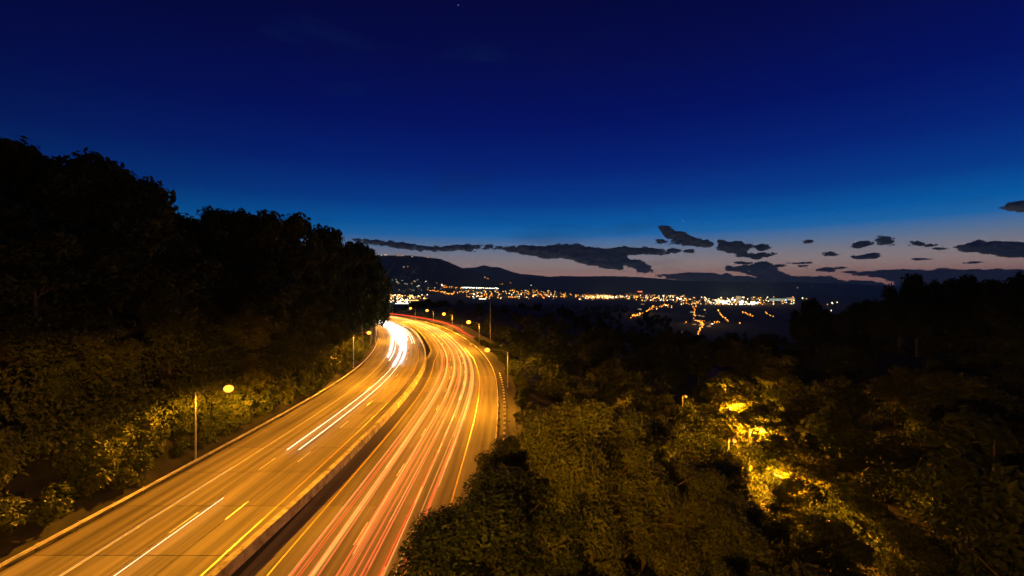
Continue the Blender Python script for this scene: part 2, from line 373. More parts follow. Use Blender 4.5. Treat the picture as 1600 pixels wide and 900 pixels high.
# painted lines
strip('edge_line', S0, SE, -14.0, -13.85, .006, M['white_paint'], road)
strip('yellow_line', S0, SE, -2.75, -2.58, .006, M['yellow_paint'], road)
strip('edge_line', S0, SE, 15.75, 15.93, .006, M['yellow_paint'], road)
strip('yellow_line', S0, SE, ub(2.6), ub(2.75), .006, M['yellow_paint'], road)
k = 0
for u in (-6.4, -10.15, 8.1, 11.9):
    off = {-6.4: 5.5, -10.15: 3.0, 8.1: 1.0, 11.9: 9.0}[u]
    for s in np.arange(S0 + off, 470, 15.2): strip('lane_dash', s, s + 4.0, u - .07, u + .07, .007, M['white_paint'], road, 2)
# soft shoulders
strip('verge', S0, SE, -22.2, -19.45, lambda s: -.06 + 0 * s, M['verge'], road, 3)
strip('verge', S0, SE, 20.05, 24.5, lambda s: -.06 + 0 * s, M['verge'], road, 3)
# slip road coming up from the right and running beside the far bend
rz = lambda s: -3.6 * (1 - sm(np.asarray(s, float), 285, 365))
ru = lambda o: (lambda s: 26.2 + 3.6 * sm(np.asarray(s, float), 330, 430) + 4 * (1 - sm(np.asarray(s, float), 285, 340)) + o)
V, q, uv = strip_arr(285, SE, ru(-3.2), ru(3.2), lambda s: rz(s) + .03, 4)
tag(link('slip_road', mesh_np('slip_road', V, q, M['asphalt_road'], uv)), kind='structure')
V1, q1, _ = strip_arr(285, SE, ru(3.2), ru(9), lambda s: rz(s) - .04, 4)
strip('embankment', 285, SE, ru(3.2), ru(9), lambda s: rz(s) - .02, M['verge'], None, 4); tag(bpy.data.objects['embankment'], kind='structure')

# median barrier ------------------------------------------------------
PROF = np.array([(-.46, 0), (-.44, .12), (-.40, .38), (-.37, .98), (-.33, 1.02), (.33, 1.02), (.37, .98), (.40, .38), (.44, .12), (.46, 0)])
def extrude(s0, s1, uc, prof, step=3.0):
    n = max(2, int((s1 - s0) / step) + 1); s = np.linspace(s0, s1, n); u0 = uc(s) if callable(uc) else np.full(n, float(uc)); m_ = len(prof)
    V = np.vstack([cp(s, u0 + a, b) for a, b in prof]).reshape(m_, n, 3).transpose(1, 0, 2).reshape(-1, 3)
    q = [[i * m_ + k, i * m_ + k + 1, (i + 1) * m_ + k + 1, (i + 1) * m_ + k] for i in range(n - 1) for k in range(m_ - 1)]
    return V, q, m_, n
def barrier(label, s0, s1, uc, L, prof=PROF):
    root = tag(empty('median_barrier', cp(s0, uc(np.array([s0])) if callable(uc) else uc)[0]), label, 'barrier'); o0 = np.array(root.location)
    for s in np.arange(s0, s1 - L / 2, L):
        V, q, m_, n = extrude(s + .02, s + L - .02, uc, prof)
        caps = [[k for k in range(m_)][::-1], [(n - 1) * m_ + k for k in range(m_)]]
        link('barrier_section', mesh_np('barrier_section', V - o0, [np.array(q), np.array(caps)], M['barrier']), root)
barrier('long stained concrete barrier dividing the near half of the highway', S0, 240, lambda s: -1.25 * (1 - sm(np.asarray(s, float), 108, 150)), 6.0)
P2 = PROF * np.array([.5, 1])
barrier('left one of the two concrete barriers beside the dark median gap on the bend', 240, 560, -.18, 8.0, P2)
barrier('right one of the two concrete barriers beside the dark median gap on the bend', 240, 560, ub(.18), 8.0, P2)

# guardrails --------------------------------------------------------------
WB = np.array([(0, .42), (.05, .46), (.07, .50), (.01, .56), (.01, .60), (.07, .66), (.05, .70), (0, .74), (-.02, .74), (.03, .69), (.045, .66), (-.012, .60), (-.012, .56), (.045, .50), (.03, .47), (-.02, .42)])
post_me = None
def guardrail(label, s0, s1, u, side, L):
    root = tag(empty('guardrail', cp(s0, u)[0]), label, 'guardrail'); o0 = np.array(root.location)
    mb = MB(); mb.box((0, 0, .34), (.16, .18, .84)); mb.box((side * -.12, 0, .58), (.12, .15, .34)); pm = mb.build('post', M['wood_post'])
    prof = WB * np.array([side * -1, 1.0]) + np.array([side * -.20, 0])
    prof = prof if side > 0 else prof
    for s in np.arange(s0, s1 - .1, L):
        V, q, m_, n = extrude(s - .03, s + L - .045, u, np.vstack([prof, prof[:1]]))
        link('rail', mesh_np('rail', V - o0, np.array(q), M['rusty']), root)
        p = cp(s, u)[0]; i = int(s); o = link('post', pm, root, p - o0); o.rotation_euler = (0, 0, math.atan2(T[i][1], T[i][0]) - math.pi / 2)
guardrail('long steel guardrail along the outer shoulder under the left hillside trees', S0, 312, -19.55, -1, 3.8)
guardrail('curving steel guardrail along the right shoulder beside the dark wood', S0 + 50, 300, 20.25, 1, 3.8)
guardrail('distant pale guardrail between the highway bend and the slip road', 300.2, 560, 20.1, 1, 8.0)
# delineator posts with white reflective faces behind the right guardrail
mb = MB(); mb.box((0, 0, .5), (.14, .14, 1.0)); dp = mb.build('post', M['wood_post'])
mb = MB(); mb.box((0, 0, 0), (.34, .2, .24)); rf = mb.build('reflector', M['reflector'])
for k, s in enumerate(np.arange(151, 210, 2.7)):
    i = int(s); r = tag(empty('marker_post', cp(s, 21.3, -.1)[0], math.atan2(T[i][1], T[i][0]) - math.pi / 2), 'short post with white reflective head in the row behind the right guardrail', 'marker post', 'white reflector posts behind the right guardrail')
    link('post', dp, r); link('reflector', rf, r, (0, 0, 1.15))

# ------------------------------------------------------------------ street lamps
def lamp_meshes(h, arm, rise, rb=.6):
    mb = MB(); mb.tube([(0, 0, 0), (0, 0, .5), (0, 0, h)], [.16, .13, .085], 10); mb.box((0, 0, .06), (.5, .5, .12)); pole = mb.build('pole', M['galv'], False)
    P = [(0, 0, h - .25), (arm * .12, 0, h + rise * .25), (arm * .45, 0, h + rise * .75), (arm, 0, h + rise)]
    mb = MB(); mb.tube(P, [.06, .05, .045, .04], 8)
    mb.tube([(0, 0, h - 1.3), (arm * .28, 0, h + rise * .42)], .022, 6); mb.tube([(arm * .14, 0, h - .58), (arm * .14, 0, h + rise * .25)], .018, 6)
    armm = mb.build('arm', M['galv'])
    V, Fc = ICO2; V = V.copy(); hv = V * np.array([.48, .2, .13]); hv[:, 2] = np.where(hv[:, 2] < 0, hv[:, 2] * .25, hv[:, 2]); house = mesh_np('luminaire', hv, Fc, M['galv'], smooth=True)
    gv = V * np.array([.34, .27, .26]) * rb / .6; gv[:, 2] = gv[:, 2] - .12; glass = mesh_np('lamp_glass', gv, Fc, M['sodium_far'] if rb > 1.2 else M['sodium'], smooth=True)  # glass swollen past lantern size, the lamp's glare put into its shape
    return pole, armm, house, glass
lm = {}
def photometry(nt, wide):
    """light distribution of a road lantern: strong at wide angles, weak straight down, behind and above"""
    n, L = nt.nodes, nt.links; em = n['Emission']
    def mth(op, a, b=None, c=None, cl=False):
        k = n.new('ShaderNodeMath'); k.operation = op; k.use_clamp = cl
        for i, v in enumerate((a, b, c)):
            if v is None: continue
            if isinstance(v, (int, float)): k.inputs[i].default_value = v
            else: L.new(v, k.inputs[i])
        return k.outputs[0]
    tcn = n.new('ShaderNodeTexCoord'); sp = n.new('ShaderNodeSeparateXYZ'); L.new(tcn.outputs['Normal'], sp.inputs[0])
    c = mth('MULTIPLY', sp.outputs[2], -1.0)
    w = mth('MINIMUM', mth('POWER', mth('MAXIMUM', c, .05), -2.75 if wide else -.6), 22.0)
    cut = n.new('ShaderNodeMapRange'); cut.interpolation_type = 'SMOOTHSTEP'; L.new(c, cut.inputs[0]); cut.inputs[1].default_value = -.02; cut.inputs[2].default_value = .30 if wide else .05; cut.inputs[3].default_value = .0015 if wide else .06
    side = n.new('ShaderNodeMapRange'); side.interpolation_type = 'SMOOTHSTEP'; L.new(sp.outputs[0], side.inputs[0]); side.inputs[1].default_value = -.7; side.inputs[2].default_value = .1; side.inputs[3].default_value = .2 if wide else .8
    L.new(mth('MULTIPLY', mth('MULTIPLY', w, cut.outputs[0]), side.outputs[0]), em.inputs['Strength'])
def street_lamp(pos, head, label, energy, h=9.3, arm=4.2, rise=.55, glass_r=1.15, group=None, wide=True):
    """pos: foot of the pole; head: direction of the arm in degrees"""
    key = (h, arm, rise, glass_r)
    if key not in lm: lm[key] = lamp_meshes(*key[:3], glass_r)
    a, b, c, g = lm[key]; r = tag(empty('street_lamp', pos, math.radians(head)), label, 'street lamp', group)
    link('pole', a, r); link('arm', b, r); l = link('luminaire', c, r, (arm + .3, 0, h + rise)); link('lamp_glass', g, l)
    if energy:
        ld = bpy.data.lights.new('lamp_light', 'POINT'); ld.energy = energy; ld.use_nodes = True; photometry(ld.node_tree, wide); ld.color = (1.0, .35, .014); ld.shadow_soft_size = .15
        lo = bpy.data.objects.new('lamp_light', ld); COL.objects.link(lo); lo.parent = l; lo.location = (0, 0, -(.433 * glass_r + .34))
    return r
def rd(s, add):                      # heading across the road at s
    i = int(s); return math.degrees(math.atan2(NR[i][1], NR[i][0])) + add
EN = 8000
street_lamp(cp(70.5, -20.6)[0], 0, 'street lamp on the left verge just before the frame', EN * .35)
street_lamp(cp(151, -20.6)[0], 0, 'near tall street lamp in front of the left hillside with its arm over the highway', EN)
street_lamp(cp(228, -21.0)[0], rd(228, 0), 'second street lamp along the left guardrail at the edge of the trees', EN, h=10, arm=4.2)
street_lamp(cp(328, -20.6)[0], rd(328, 0), 'small glowing street lamp where the highway vanishes behind the left hill', EN, h=10, glass_r=1.7)
street_lamp(cp(412, -20.6)[0], rd(412, 0), 'street lamp on the hidden part of the bend behind the left hill', EN)
street_lamp(cp(89, 21.6)[0], 180, 'unseen tall street lamp on the right verge beside the viewpoint', EN * 3.1, h=18, arm=4.2, wide=False)  # out of view; height and strength shaped to light the foreground crowns
RL = [(196, 22.6, 'lowest of the lamps on the right side, its pole standing in the bushes', 8.6, 4.6), (283, 24.2, 'right side street lamp standing beside the tall bare mast', 9.2, 4.4), (347, 21.6, 'street lamp on the outside of the bend, third from the right', 9.5, 4.6),
      (401, 21.7, 'street lamp above the red light streak of the bend, fourth from the right', 9.3, 4.2), (452, 21.7, 'street lamp on the far bend, fifth from the right', 9.0, 3.6)]
for s, u, lb, h, arm in RL: street_lamp(cp(s, u, max(-3, gh(*cp(s, u)[0][:2])) if u > 22.6 else -.1)[0], rd(s, 180), lb, EN * (1 if s < 300 else 1.3), h=h, arm=arm, glass_r=1.15 if s < 250 else 1.7)
street_lamp(cp(515, 21.8, 0)[0], rd(515, 180), 'faint small street lamp farthest along the bend', 4000, h=9, arm=3.5, glass_r=.6)
# tall bare mast
b = at(766, 548, 0); mb = MB(); mb.tube([(0, 0, -2), (0, 0, 8), (0, 0, 18.8)], [.15, .12, .07], 10); mast = link('mast', mb.build('mast', M['galv']), None, (at(766, 548)[0], at(766, 548)[1], 0))
mast.location = ((766 - 800) * 195 / F, 195, 0); tag(mast, 'tall bare metal mast rising behind the right hand lamps', 'mast')
mast2 = link('sign_post', lm[(9.5, 4.6, .55, 1.7)][0] if (9.5, 4.6, .55, 1.7) in lm else mb.build('m', M['galv']), None, (at(722, 514)[0], at(722, 514)[1], -2)); mast2.scale = (.8, .8, .55)
tag(mast2, 'thin low post left of the tall mast beyond the guardrail', 'post')

# lower street in the wood ------------------------------------------------
ts = _st; tt = np.gradient(ts, axis=0); tt /= np.linalg.norm(tt, axis=1)[:, None]; tn = np.c_[tt[:, 1], -tt[:, 0]]
V = np.empty((2 * len(ts), 3)); V[0::2, :2] = ts - tn * 3.4; V[1::2, :2] = ts + tn * 3.4; V[:, 2] = -8.1
i = np.arange(len(ts) - 1) * 2
V[:, 2] = -8.1 + .0
uvs = np.stack([np.repeat(np.arange(len(ts)) * 2.0, 2), np.tile([-3.4, 3.4], len(ts))], 1)
tag(link('lower_street', mesh_np('lower_street', V, np.c_[i, i + 1, i + 3, i + 2], M['asphalt_road'], uvs)), kind='structure')
for k, (x, y, hd, en, hh, lb) in enumerate([(36.5, 60, 90, 14000, 6.5, 'street lamp hidden in the leaves above the bright patch of lower street'), (39.5, 74.5, 0, 24000, 8.0, 'street lamp hidden among the glowing leaves of the lower street'),
                                      (34.6, 71.5, -90, 2500, 8.0, 'small orange lamp left of the glowing leaves on the lower street'), (43.5, 89.5, -15, 24000, 8.0, 'street lamp behind the upper part of the glowing leaves'), (51, 107, -20, 14000, 8.0, 'street lamp at the far end of the lit lower street'),
                                      (38.5, 101, -90, 900, 8.0, 'lone orange lamp deep in the dark wood'), (33.5, 50, 0, 2200, 6.0, 'street lamp at the near end of the lower street')]):
    street_lamp((x, y, gh(x, y)), hd, lb, en * .8, h=hh, arm=1.6, rise=.3, glass_r=.6, wide=False)

# ------------------------------------------------------------------ trees
def blobs(n, R, Hc, r):
    B = []
    for i in range(n):
        a = r.uniform(0, 2 * math.pi); h = r.uniform(-.95, .92); rad = R * math.sqrt(max(0, 1 - abs(h) ** 2.4)) * r.uniform(.40, .85)
        B.append((rad * math.cos(a), rad * math.sin(a), h * Hc * .72, R * r.uniform(.22, .40)))
    B.append((0, 0, 0, R * .5)); return np.array(B)
def shell(n, R, Hc, r):
    B = []
    for i in range(n):
        a = r.uniform(0, 6.283); h = r.uniform(-.9, .98); k = r.uniform(.55, 1.0); rad = R * math.sqrt(max(0, 1 - abs(h) ** 2.2)) * k
        B.append((rad * math.cos(a), rad * math.sin(a), h * Hc * .74 * k, R * r.uniform(.15, .31)))
    B += [(0, 0, 0, R * .42), (0, 0, -.3 * Hc, R * .36), (0, 0, .3 * Hc, R * .34)]; return np.array(B)
def crown(name, R, Hc, nleaf, leaf, mat, seed, n=14):
    r = np.random.default_rng(seed); B = shell(n, R, Hc, r) if n > 30 else blobs(n, R, Hc, r)
    w = B[:, 3] ** 2; i = r.choice(len(B), nleaf, p=w / w.sum())
    d = r.normal(size=(nleaf, 3)); d /= np.linalg.norm(d, axis=1)[:, None]; d[:, 2] = np.where(d[:, 2] < -.5, -d[:, 2], d[:, 2])
    # leaves gather in tufts on each bough
    tuft = r.normal(size=(n * 9, 3)); tuft /= np.linalg.norm(tuft, axis=1)[:, None]
    pick = tuft[r.integers(0, len(tuft), nleaf)]; mix = r.random(nleaf)[:, None] < (.9 if n > 30 else .78)
    d = np.where(mix, pick + r.normal(0, .13, (nleaf, 3)), d); d /= np.linalg.norm(d, axis=1)[:, None]
    rad = B[i, 3] * np.where(mix[:, 0], r.uniform(.45, 1.22 if n > 30 else 1.42, nleaf), r.random(nleaf) ** .4)
    C = B[i, :3] + d * rad[:, None] * np.array([1, 1, .8])
    nrm = d * .6 + r.normal(0, .55, (nleaf, 3)) + np.array([0, 0, .35]); nrm /= np.linalg.norm(nrm, axis=1)[:, None]
    t = np.cross(nrm, r.normal(size=(nleaf, 3))); t /= np.linalg.norm(t, axis=1)[:, None]; b = np.cross(nrm, t)
    sz = leaf * r.uniform(.5, 1.2, nleaf)[:, None] * np.where(r.random(nleaf) < .12, 1.7, 1.0)[:, None]
    droop = nrm * sz * .18
    V = np.stack([C - t * sz, C + b * sz * .55 + droop, C + t * sz, C - b * sz * .55 + droop], 1).reshape(-1, 3)
    q = np.arange(nleaf * 4).reshape(-1, 4)
    return mesh_np(name, V, q, mat)
def trunk(name, h, hc, R, seed, forks=6, r0=.26):
    r = np.random.default_rng(seed); mb = MB(); lean = r.normal(0, .03, 2) * h
    P = [(0, 0, -1.5), (0, 0, 0), (lean[0] * .3, lean[1] * .3, h * .35), (lean[0] * .7, lean[1] * .7, h * .6), (lean[0], lean[1], h * .92)]
    mb.tube(P, [r0 * 1.5, r0 * 1.1, r0 * .8, r0 * .55, r0 * .12], 7)
    for k in range(forks):
        z0 = h * r.uniform(.3, .72); a = r.uniform(0, 6.28); L = R * r.uniform(.55, .85); up = r.uniform(.4, .9); f = z0 / h
        p0 = np.array([lean[0] * f, lean[1] * f, z0]); dr = np.array([math.cos(a), math.sin(a), up])
        p1 = p0 + dr * L * .4; p2 = p0 + dr * L * .8 + np.array([0, 0, .1 * L]); p3 = p2 + (dr + r.normal(0, .3, 3)) * L * .3
        mb.tube([p0, p1, p2, p3], [r0 * .42, r0 * .3, r0 * .2, r0 * .05], 5)
        a2 = a + r.choice([-.8, .8]); mb.tube([p1, p1 + np.array([math.cos(a2), math.sin(a2), 1.0]) * L * .5], [r0 * .22, r0 * .05], 4)
    return mb.build(name, M['bark'])
# all tree meshes are modelled with height 1 = 15 m of tree, crown centre at 10 m
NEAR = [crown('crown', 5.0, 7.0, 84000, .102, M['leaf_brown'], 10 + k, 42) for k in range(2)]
NEARD = [crown('crown', 5.0, 7.0, 72000, .105, M['leaf_shaded'], 15 + k, 42) for k in range(2)]
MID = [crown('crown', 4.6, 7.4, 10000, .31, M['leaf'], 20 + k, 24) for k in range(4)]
MIDD = [crown('crown', 4.6, 7.4, 8000, .36, M['leaf_shaded'], 30 + k, 24) for k in range(4)]
FAR = [crown('crown', 4.8, 7.0, 2600, .60, M['leaf_shaded'], 40 + k, 14) for k in range(4)]
TR = [trunk('trunk', 14, 10, 4.6, 50 + k) for k in range(5)]
TALL = [trunk('trunk', 14, 10, 4.6, 60 + k, 9, .2) for k in range(3)]
tree_n = 0
def tree(x, y, height, kind, label, group, width=1.0, z=None, trunks=None, lift=0.0):
    global tree_n; tree_n += 1
    z = gh(x, y) if z is None else z
    r = tag(empty('tree', (x, y, z), random.uniform(0, 6.28)), label, 'tree', group); k = height / 15.6
    c = link('crown', random.choice(kind), r, (0, 0, (9.3 + lift) * k)); c.scale = (k * width, k * width, k)
    t = link('trunk', random.choice(trunks or TR), r); t.scale = (k * .9, k * .9, k * (1 + lift / 14))
    return r
def topz(px_, py_, d): return H - (py_ - HY) * d / F
ENV_L = np.array([(-400, 190), (0, 205), (50, 208), (62, 225), (100, 232), (150, 232), (185, 240), (215, 262), (238, 292), (246, 325), (270, 328), (300, 336), (330, 330), (345, 324), (390, 324), (450, 330), (490, 340), (520, 352), (560, 374), (585, 398), (596, 420), (602, 455), (604, 600)], float)
GL = 'dark trees covering the left hillside'
def env(E, px): return float(np.interp(px, E[:, 0], E[:, 1]))
# skyline trees of the left hill
sk = [(-60, 70), (15, 72), (40, 78), (80, 80), (120, 76), (160, 80), (195, 84), (218, 80), (262, 105), (290, 112), (318, 108), (350, 118), (375, 122), (405, 118), (435, 128), (465, 132), (492, 140), (515, 148), (540, 155)]
for px, d in sk:
    x = (px - 800) * d / F; g = gh(x, d); zt = topz(px, env(ENV_L, px) + random.uniform(0, 4), d)
    hh = max(12, zt - g); tree(x, d, hh, MIDD, 'tall dark tree forming the skyline on top of the left hillside', 'skyline trees of the left hill', width=min(1.15, 22 / hh), trunks=TALL, lift=0)
for px, d, w in ((566, 165, .8), (578, 178, .7), (560, 190, .8), (585, 195, .65), (583, 214, .6)):
    x = (px - 800) * d / F; g = gh(x, d); zt = topz(px, env(ENV_L, px) + 3, d)
    tree(x, d, zt - g, MIDD, 'tall dark tree at the tip of the left hill where the highway disappears', 'trees at the tip of the left hill', width=w, trunks=TALL)
placed = []
def llabel(px, y, u):
    if px < 180: return 'dark tree on the hillside at the left edge of the view'
    if px < 330: return 'dark tree on the hillside left of the near street lamp'
    return 'dark tree on the hillside right of the near street lamp' if px < 470 else 'dark tree on the steep bank near the tip of the left hill'
def far_enough(x, y, r):
    for a, b in placed:
        if (a - x) ** 2 + (b - y) ** 2 < r * r: return False
    placed.append((x, y)); return True
cnt = 0
for _ in range(6000):
    s = random.uniform(96, 330); u = -random.choice([random.uniform(24.5, 40), random.uniform(30, 85), random.uniform(24.5, 60)]); x, y, _z = cp(s, u)[0]
    if y < 14: continue
    px = 800 + x / y * F
    if px < -120 or px > 590: continue
    if not far_enough(x, y, 6.0 + (-u - 24) * .05): continue
    g = gh(x, y); h = random.uniform(12, 19) * (1 if u < -30 else .72); R = 4.6 * h / 15.6
    if 800 + (x + R) / y * F > 600: continue
    if abs(s - 151) < 5 and u > -29: continue
    zmax = topz(px, max(env(ENV_L, px), env(ENV_L, px + R * F / y * .7), env(ENV_L, px - R * F / y * .7)) + 6, y)
    h = min(h, zmax - g)
    if h < 5: continue
    lit = u > -33
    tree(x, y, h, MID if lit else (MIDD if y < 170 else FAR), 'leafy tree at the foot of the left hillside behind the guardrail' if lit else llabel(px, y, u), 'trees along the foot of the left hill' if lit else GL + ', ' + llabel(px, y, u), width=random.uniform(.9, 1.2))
    cnt += 1
    if cnt > 105: break
print('left trees', cnt)
# shrubs behind the left guardrail
BUSH = [crown('foliage', 1.5, 1.2, 1500, .16, M['leaf'], 70 + k, 8) for k in range(3)]
mb = MB(); 
for a in range(5): mb.tube([(0, 0, -.6), (math.cos(a * 1.3) * .4, math.sin(a * 1.3) * .4, .9)], [.04, .015], 5)
stem = mb.build('stem', M['bark'])
def bush(x, y, k, label, group, z=None):
    r = tag(empty('bush', (x, y, gh(x, y) if z is None else z), random.uniform(0, 6)), label, 'bush', group)
    f = link('foliage', random.choice(BUSH), r, (0, 0, .9 * k)); f.scale = (k, k, k); t = link('stem', stem, r); t.scale = (k, k, k)
for s in np.arange(98, 285, 2.9):
    u = -random.uniform(21.9, 23.4); x, y, _ = cp(s, u)[0]
    if 800 + (x + 2) / y * F > 596: continue
    bush(x, y, random.uniform(.8, 1.7), 'low bush on the bank behind the left guardrail', 'bushes behind the left guardrail')
for s in np.arange(150, 330, 3.4):
    u = random.uniform(24.3, 26.5) if s < 300 else 42; x, y, _ = cp(s, u)[0]
    bush(x, y, random.uniform(.6, 1.2), 'low bush on the slope behind the right guardrail', 'bushes behind the right guardrail')

# right hand wood
GR = 'dark trees of the wood right of the highway'
ENV_R = np.array([(600, 478), (640, 470), (672, 461), (700, 460), (740, 466), (790, 472), (830, 470), (862, 465), (885, 462), (905, 466), (960, 470), (1000, 480), (1050, 492), (1070, 512), (1240, 520), (1243, 478), (1262, 466), (1278, 462), (1290, 476), (1316, 480), (1330, 472), (1350, 468), (1385, 455), (1400, 432), (1430, 426), (1450, 434), (1475, 437), (1500, 428), (1520, 436), (1545, 438), (1565, 424), (1600, 420), (1700, 416), (2000, 410)], float)
for px, d in ((1262, 215), (1278, 205), (1405, 160), (1432, 150), (1452, 165), (1478, 155), (1502, 145), (1525, 150), (1548, 140), (1572, 125), (1600, 120), (1640, 118), (1350, 190), (1375, 180), (1292, 235), (1308, 240), (1325, 225), (1340, 205), (1362, 200), (1250, 250)):
    x = (px - 800) * d / F; g = gh(x, d); h = topz(px, env(ENV_R, px) + 1, d) - g
    tree(x, d, max(9, h), MIDD, 'dark round tree standing on the right hand skyline', 'skyline trees on the right', width=min(1.3, 16 / max(9, h)))
HAND = [(1.6, 38, 11.5, 1.3, NEARD, 'leafy tree leaning over the right shoulder at the bottom of the view'), (-0.9, 27.5, 12.0, 1.65, NEARD, 'dark leafy tree in the lower middle hiding the road edge'),
        (7.4, 50, 9.5, 1.3, MID, 'tree hiding the lower end of the right guardrail'), (5.8, 32.5, 17.6, .95, NEAR, 'big brownish lit tree in the lower centre foreground'),
        (10.4, 35.5, 15.6, .95, NEAR, 'right shoulder of the foreground tree mass, next to the big brownish tree'), (15.5, 37, 16.0, 1.05, NEAR, 'foreground tree left of the glowing leaves'),
        (12.5, 27, 11.0, 1.0, NEAR, 'lower foreground tree at the bottom right of centre'), (19.5, 43, 14.0, 1.0, MID, 'foreground tree below the left edge of the glowing leaves'), (41, 36, 17.0, .9, MIDD, 'dark foreground tree in the lower right corner'),
        (20.5, 32, 10.5, 1.1, MID, 'low tree at the bottom edge left of the lit street'), (34, 30, 11, .8, MIDD, 'dark tree near the bottom right corner'), (49, 46, 19, 1.0, MIDD, 'dark tree right of the bright street patch'),
        (42.0, 64, 9.5, 1.25, MID, 'brightest glowing tree right of the street patch'), (39, 68, 10.0, 1.4, MID, 'glowing tree just above the bright street patch'), (44.5, 76, 11, 1.2, MID, 'tall glowing tree in the middle of the lit strip'),
        (40.5, 81, 9.5, 1.3, MID, 'glowing tree left of the middle of the lit strip'), (47, 83, 11, 1.2, MID, 'glowing tree right of the middle of the lit strip'), (45.5, 96, 11.5, 1.3, MID, 'glowing tree in the upper part of the lit strip'), (50, 97, 12, 1.2, MID, 'half lit tree right of the upper lit strip'),
        (53, 114, 11, 1.3, MID, 'topmost glowing tree of the lit strip'), (42.5, 54, 8.5, 1.1, MID, 'glowing tree right of the lowest part of the lit street'), (41, 46, 8.0, 1.1, MID, 'glowing tree at the lower end of the lit strip'), (33, 63.5, 6.2, 1.2, MID, 'small dark fringed tree left of the bright street patch'),
        (33.5, 54, 6.5, 1.3, MID, 'low tree in front of the bright street patch'), (35, 73, 6.5, 1.2, MID, 'small tree left of the glowing strip beside the orange lamp'), (33.8, 47, 8.5, 1.3, MID, 'low tree left of the lower end of the lit strip'),
        (35.2, 56.5, 8.8, .8, MID, 'slim dark tree standing before the bright street patch'), (38.3, 71, 8.4, .75, MID, 'slim tree before the brightest leaves'), (41.5, 84.5, 6.4, .9, MID, 'slim tree before the upper glowing leaves'), (49, 101, 6.8, .9, MIDD, 'slim tree before the last lamp of the lower street'), (37.3, 97, 7.6, 1.1, MIDD, 'dark tree before the lone orange lamp'), (34.2, 67.6, 8.0, 1.0, MIDD, 'dark tree below the small orange lamp'),
        (58, 118, 10, 1.2, MID, 'tree at the far end of the lower street')]
for x, y, h, w, kd, lb in HAND:
    placed.append((x, y)); tree(x, y, h, kd, lb, None, width=w)
def rlabel(x, y, px):
    if y > 330: return 'small dark tree on the far slope before the city lights'
    if px < 880: return 'dark tree close behind the right guardrail'
    if x < np.interp(y, STREET[:, 1], STREET[:, 0]): return 'dark tree in the hollow between the highway and the lit street'
    if px > 1400: return 'dark tree near the right edge of the view' if y < 130 else 'dark tree on the rise below the right hand skyline'
    return 'dark tree in the wood beyond the lit street' if y > 130 else 'dark tree right of the lit street'
cnt = 0
for _ in range(16000):
    y = 30 + 560 * random.random() ** 1.7; px = random.uniform(600, 1680); x = (px - 800) * y / F
    u, s = su(np.array([x]), np.array([y])); u = float(u[0])
    if u < (24.5 if s[0] < 275 else 41): continue
    R = 4.8
    if y < 60 and px < 1300: continue
    if 200 > y > 60 and 800 + (x - R * .9) / y * F < 783 + (0 if y < 110 else (y - 110) * -.55): continue
    if float(street_dist(np.array([x]), np.array([y]))[0]) < 4.5: continue
    if math.hypot(x - 37, y - 59) < 7: continue
    if not far_enough(x, y, 6.6 + y * .016): continue
    g = gh(x, y); h = random.uniform(12, 16.5)
    zmax = topz(px, max(env(ENV_R, px), env(ENV_R, px + 10), env(ENV_R, px - 10)) + 2, y)
    # in front of the lower street the trees stay low enough to leave it in view
    if y < 105 and px > 1110 and px < 1340:
        line = np.interp(px, [1110, 1150, 1200, 1250, 1300, 1340], [660, 740, 830, 870, 880, 900])
        if x < np.interp(y, STREET[:, 1], STREET[:, 0]): zmax = min(zmax, topz(px, line, y))
    h = min(h, zmax - g)
    if h < 4.5: continue
    near_st = float(street_dist(np.array([x]), np.array([y]))[0]) < 13
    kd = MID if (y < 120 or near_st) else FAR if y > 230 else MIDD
    tree(x, y, h, kd, 'tree lit yellow by the lamps of the lower street' if near_st else rlabel(x, y, px), 'trees beside the lower street' if near_st else GR + ', ' + rlabel(x, y, px), width=random.uniform(.95, 1.3))
    cnt += 1
    if cnt > 175: break
print('right trees', cnt, 'all', tree_n)
for k in range(34):
    s = random.uniform(136, 166); x, y, _ = cp(s, -random.uniform(22.2, 28))[0]
    bush(x, y, random.uniform(1.0, 1.9), 'leafy bush lit orange round the foot of the near left street lamp', 'bushes round the near left street lamp', gh(x, y) + .4)
for k in range(26):
    i = random.randrange(2, len(_st) - 20); sgn = random.choice([-1, 1]); x, y = _st[i] + tn[i] * sgn * random.uniform(4.6, 7)
    bush(x, y, random.uniform(1.2, 2.4), 'bush lit by the lamps of the lower street', 'bushes beside the lower street')
# undergrowth that nobody could count: shrubs and saplings filling the floor of both woods
def undergrowth(name, label, pick, n, k0, k1, seed, mat):
    r = np.random.default_rng(seed); out = []; src = []
    for b_ in FAR:
        c = np.empty(len(b_.vertices) * 3, np.float32); b_.vertices.foreach_get('co', c); src.append(c.reshape(-1, 4, 3))
    tries = 0
    while len(out) < n and tries < n * 40:
        tries += 1; q = pick(r)
        if q is None: continue
        x, y = q; k = r.uniform(k0, k1); near = math.hypot(x, y) < 130
        s_ = src[r.integers(4)]; s_ = s_[r.permutation(len(s_))[:900 if near else 320]]; c = s_.mean(1, keepdims=True); sc = k / 4.8
        L = c * sc * np.array([1.1, 1.1, .55]) + (s_ - c) * (.40 if near else .8)
        out.append((L + np.array([x, y, gh(x, y) + k * .75])).reshape(-1, 3))
    V = np.vstack(out); tag(link(name, mesh_np(name, V, np.arange(len(V)).reshape(-1, 4), mat)), label, 'undergrowth', kind='stuff')
def pickL(r):
    s = r.uniform(92, 320); u = -25.6 - 62 * r.random() ** 1.3; x, y, _ = cp(s, u)[0]
    if y < 20: return None
    px = 800 + x / y * F
    if px < -60 or 800 + (x + 3) / y * F > 592: return None
    if topz(px, env(ENV_L, px) + 8, y) < gh(x, y) + 4: return None
    return x, y
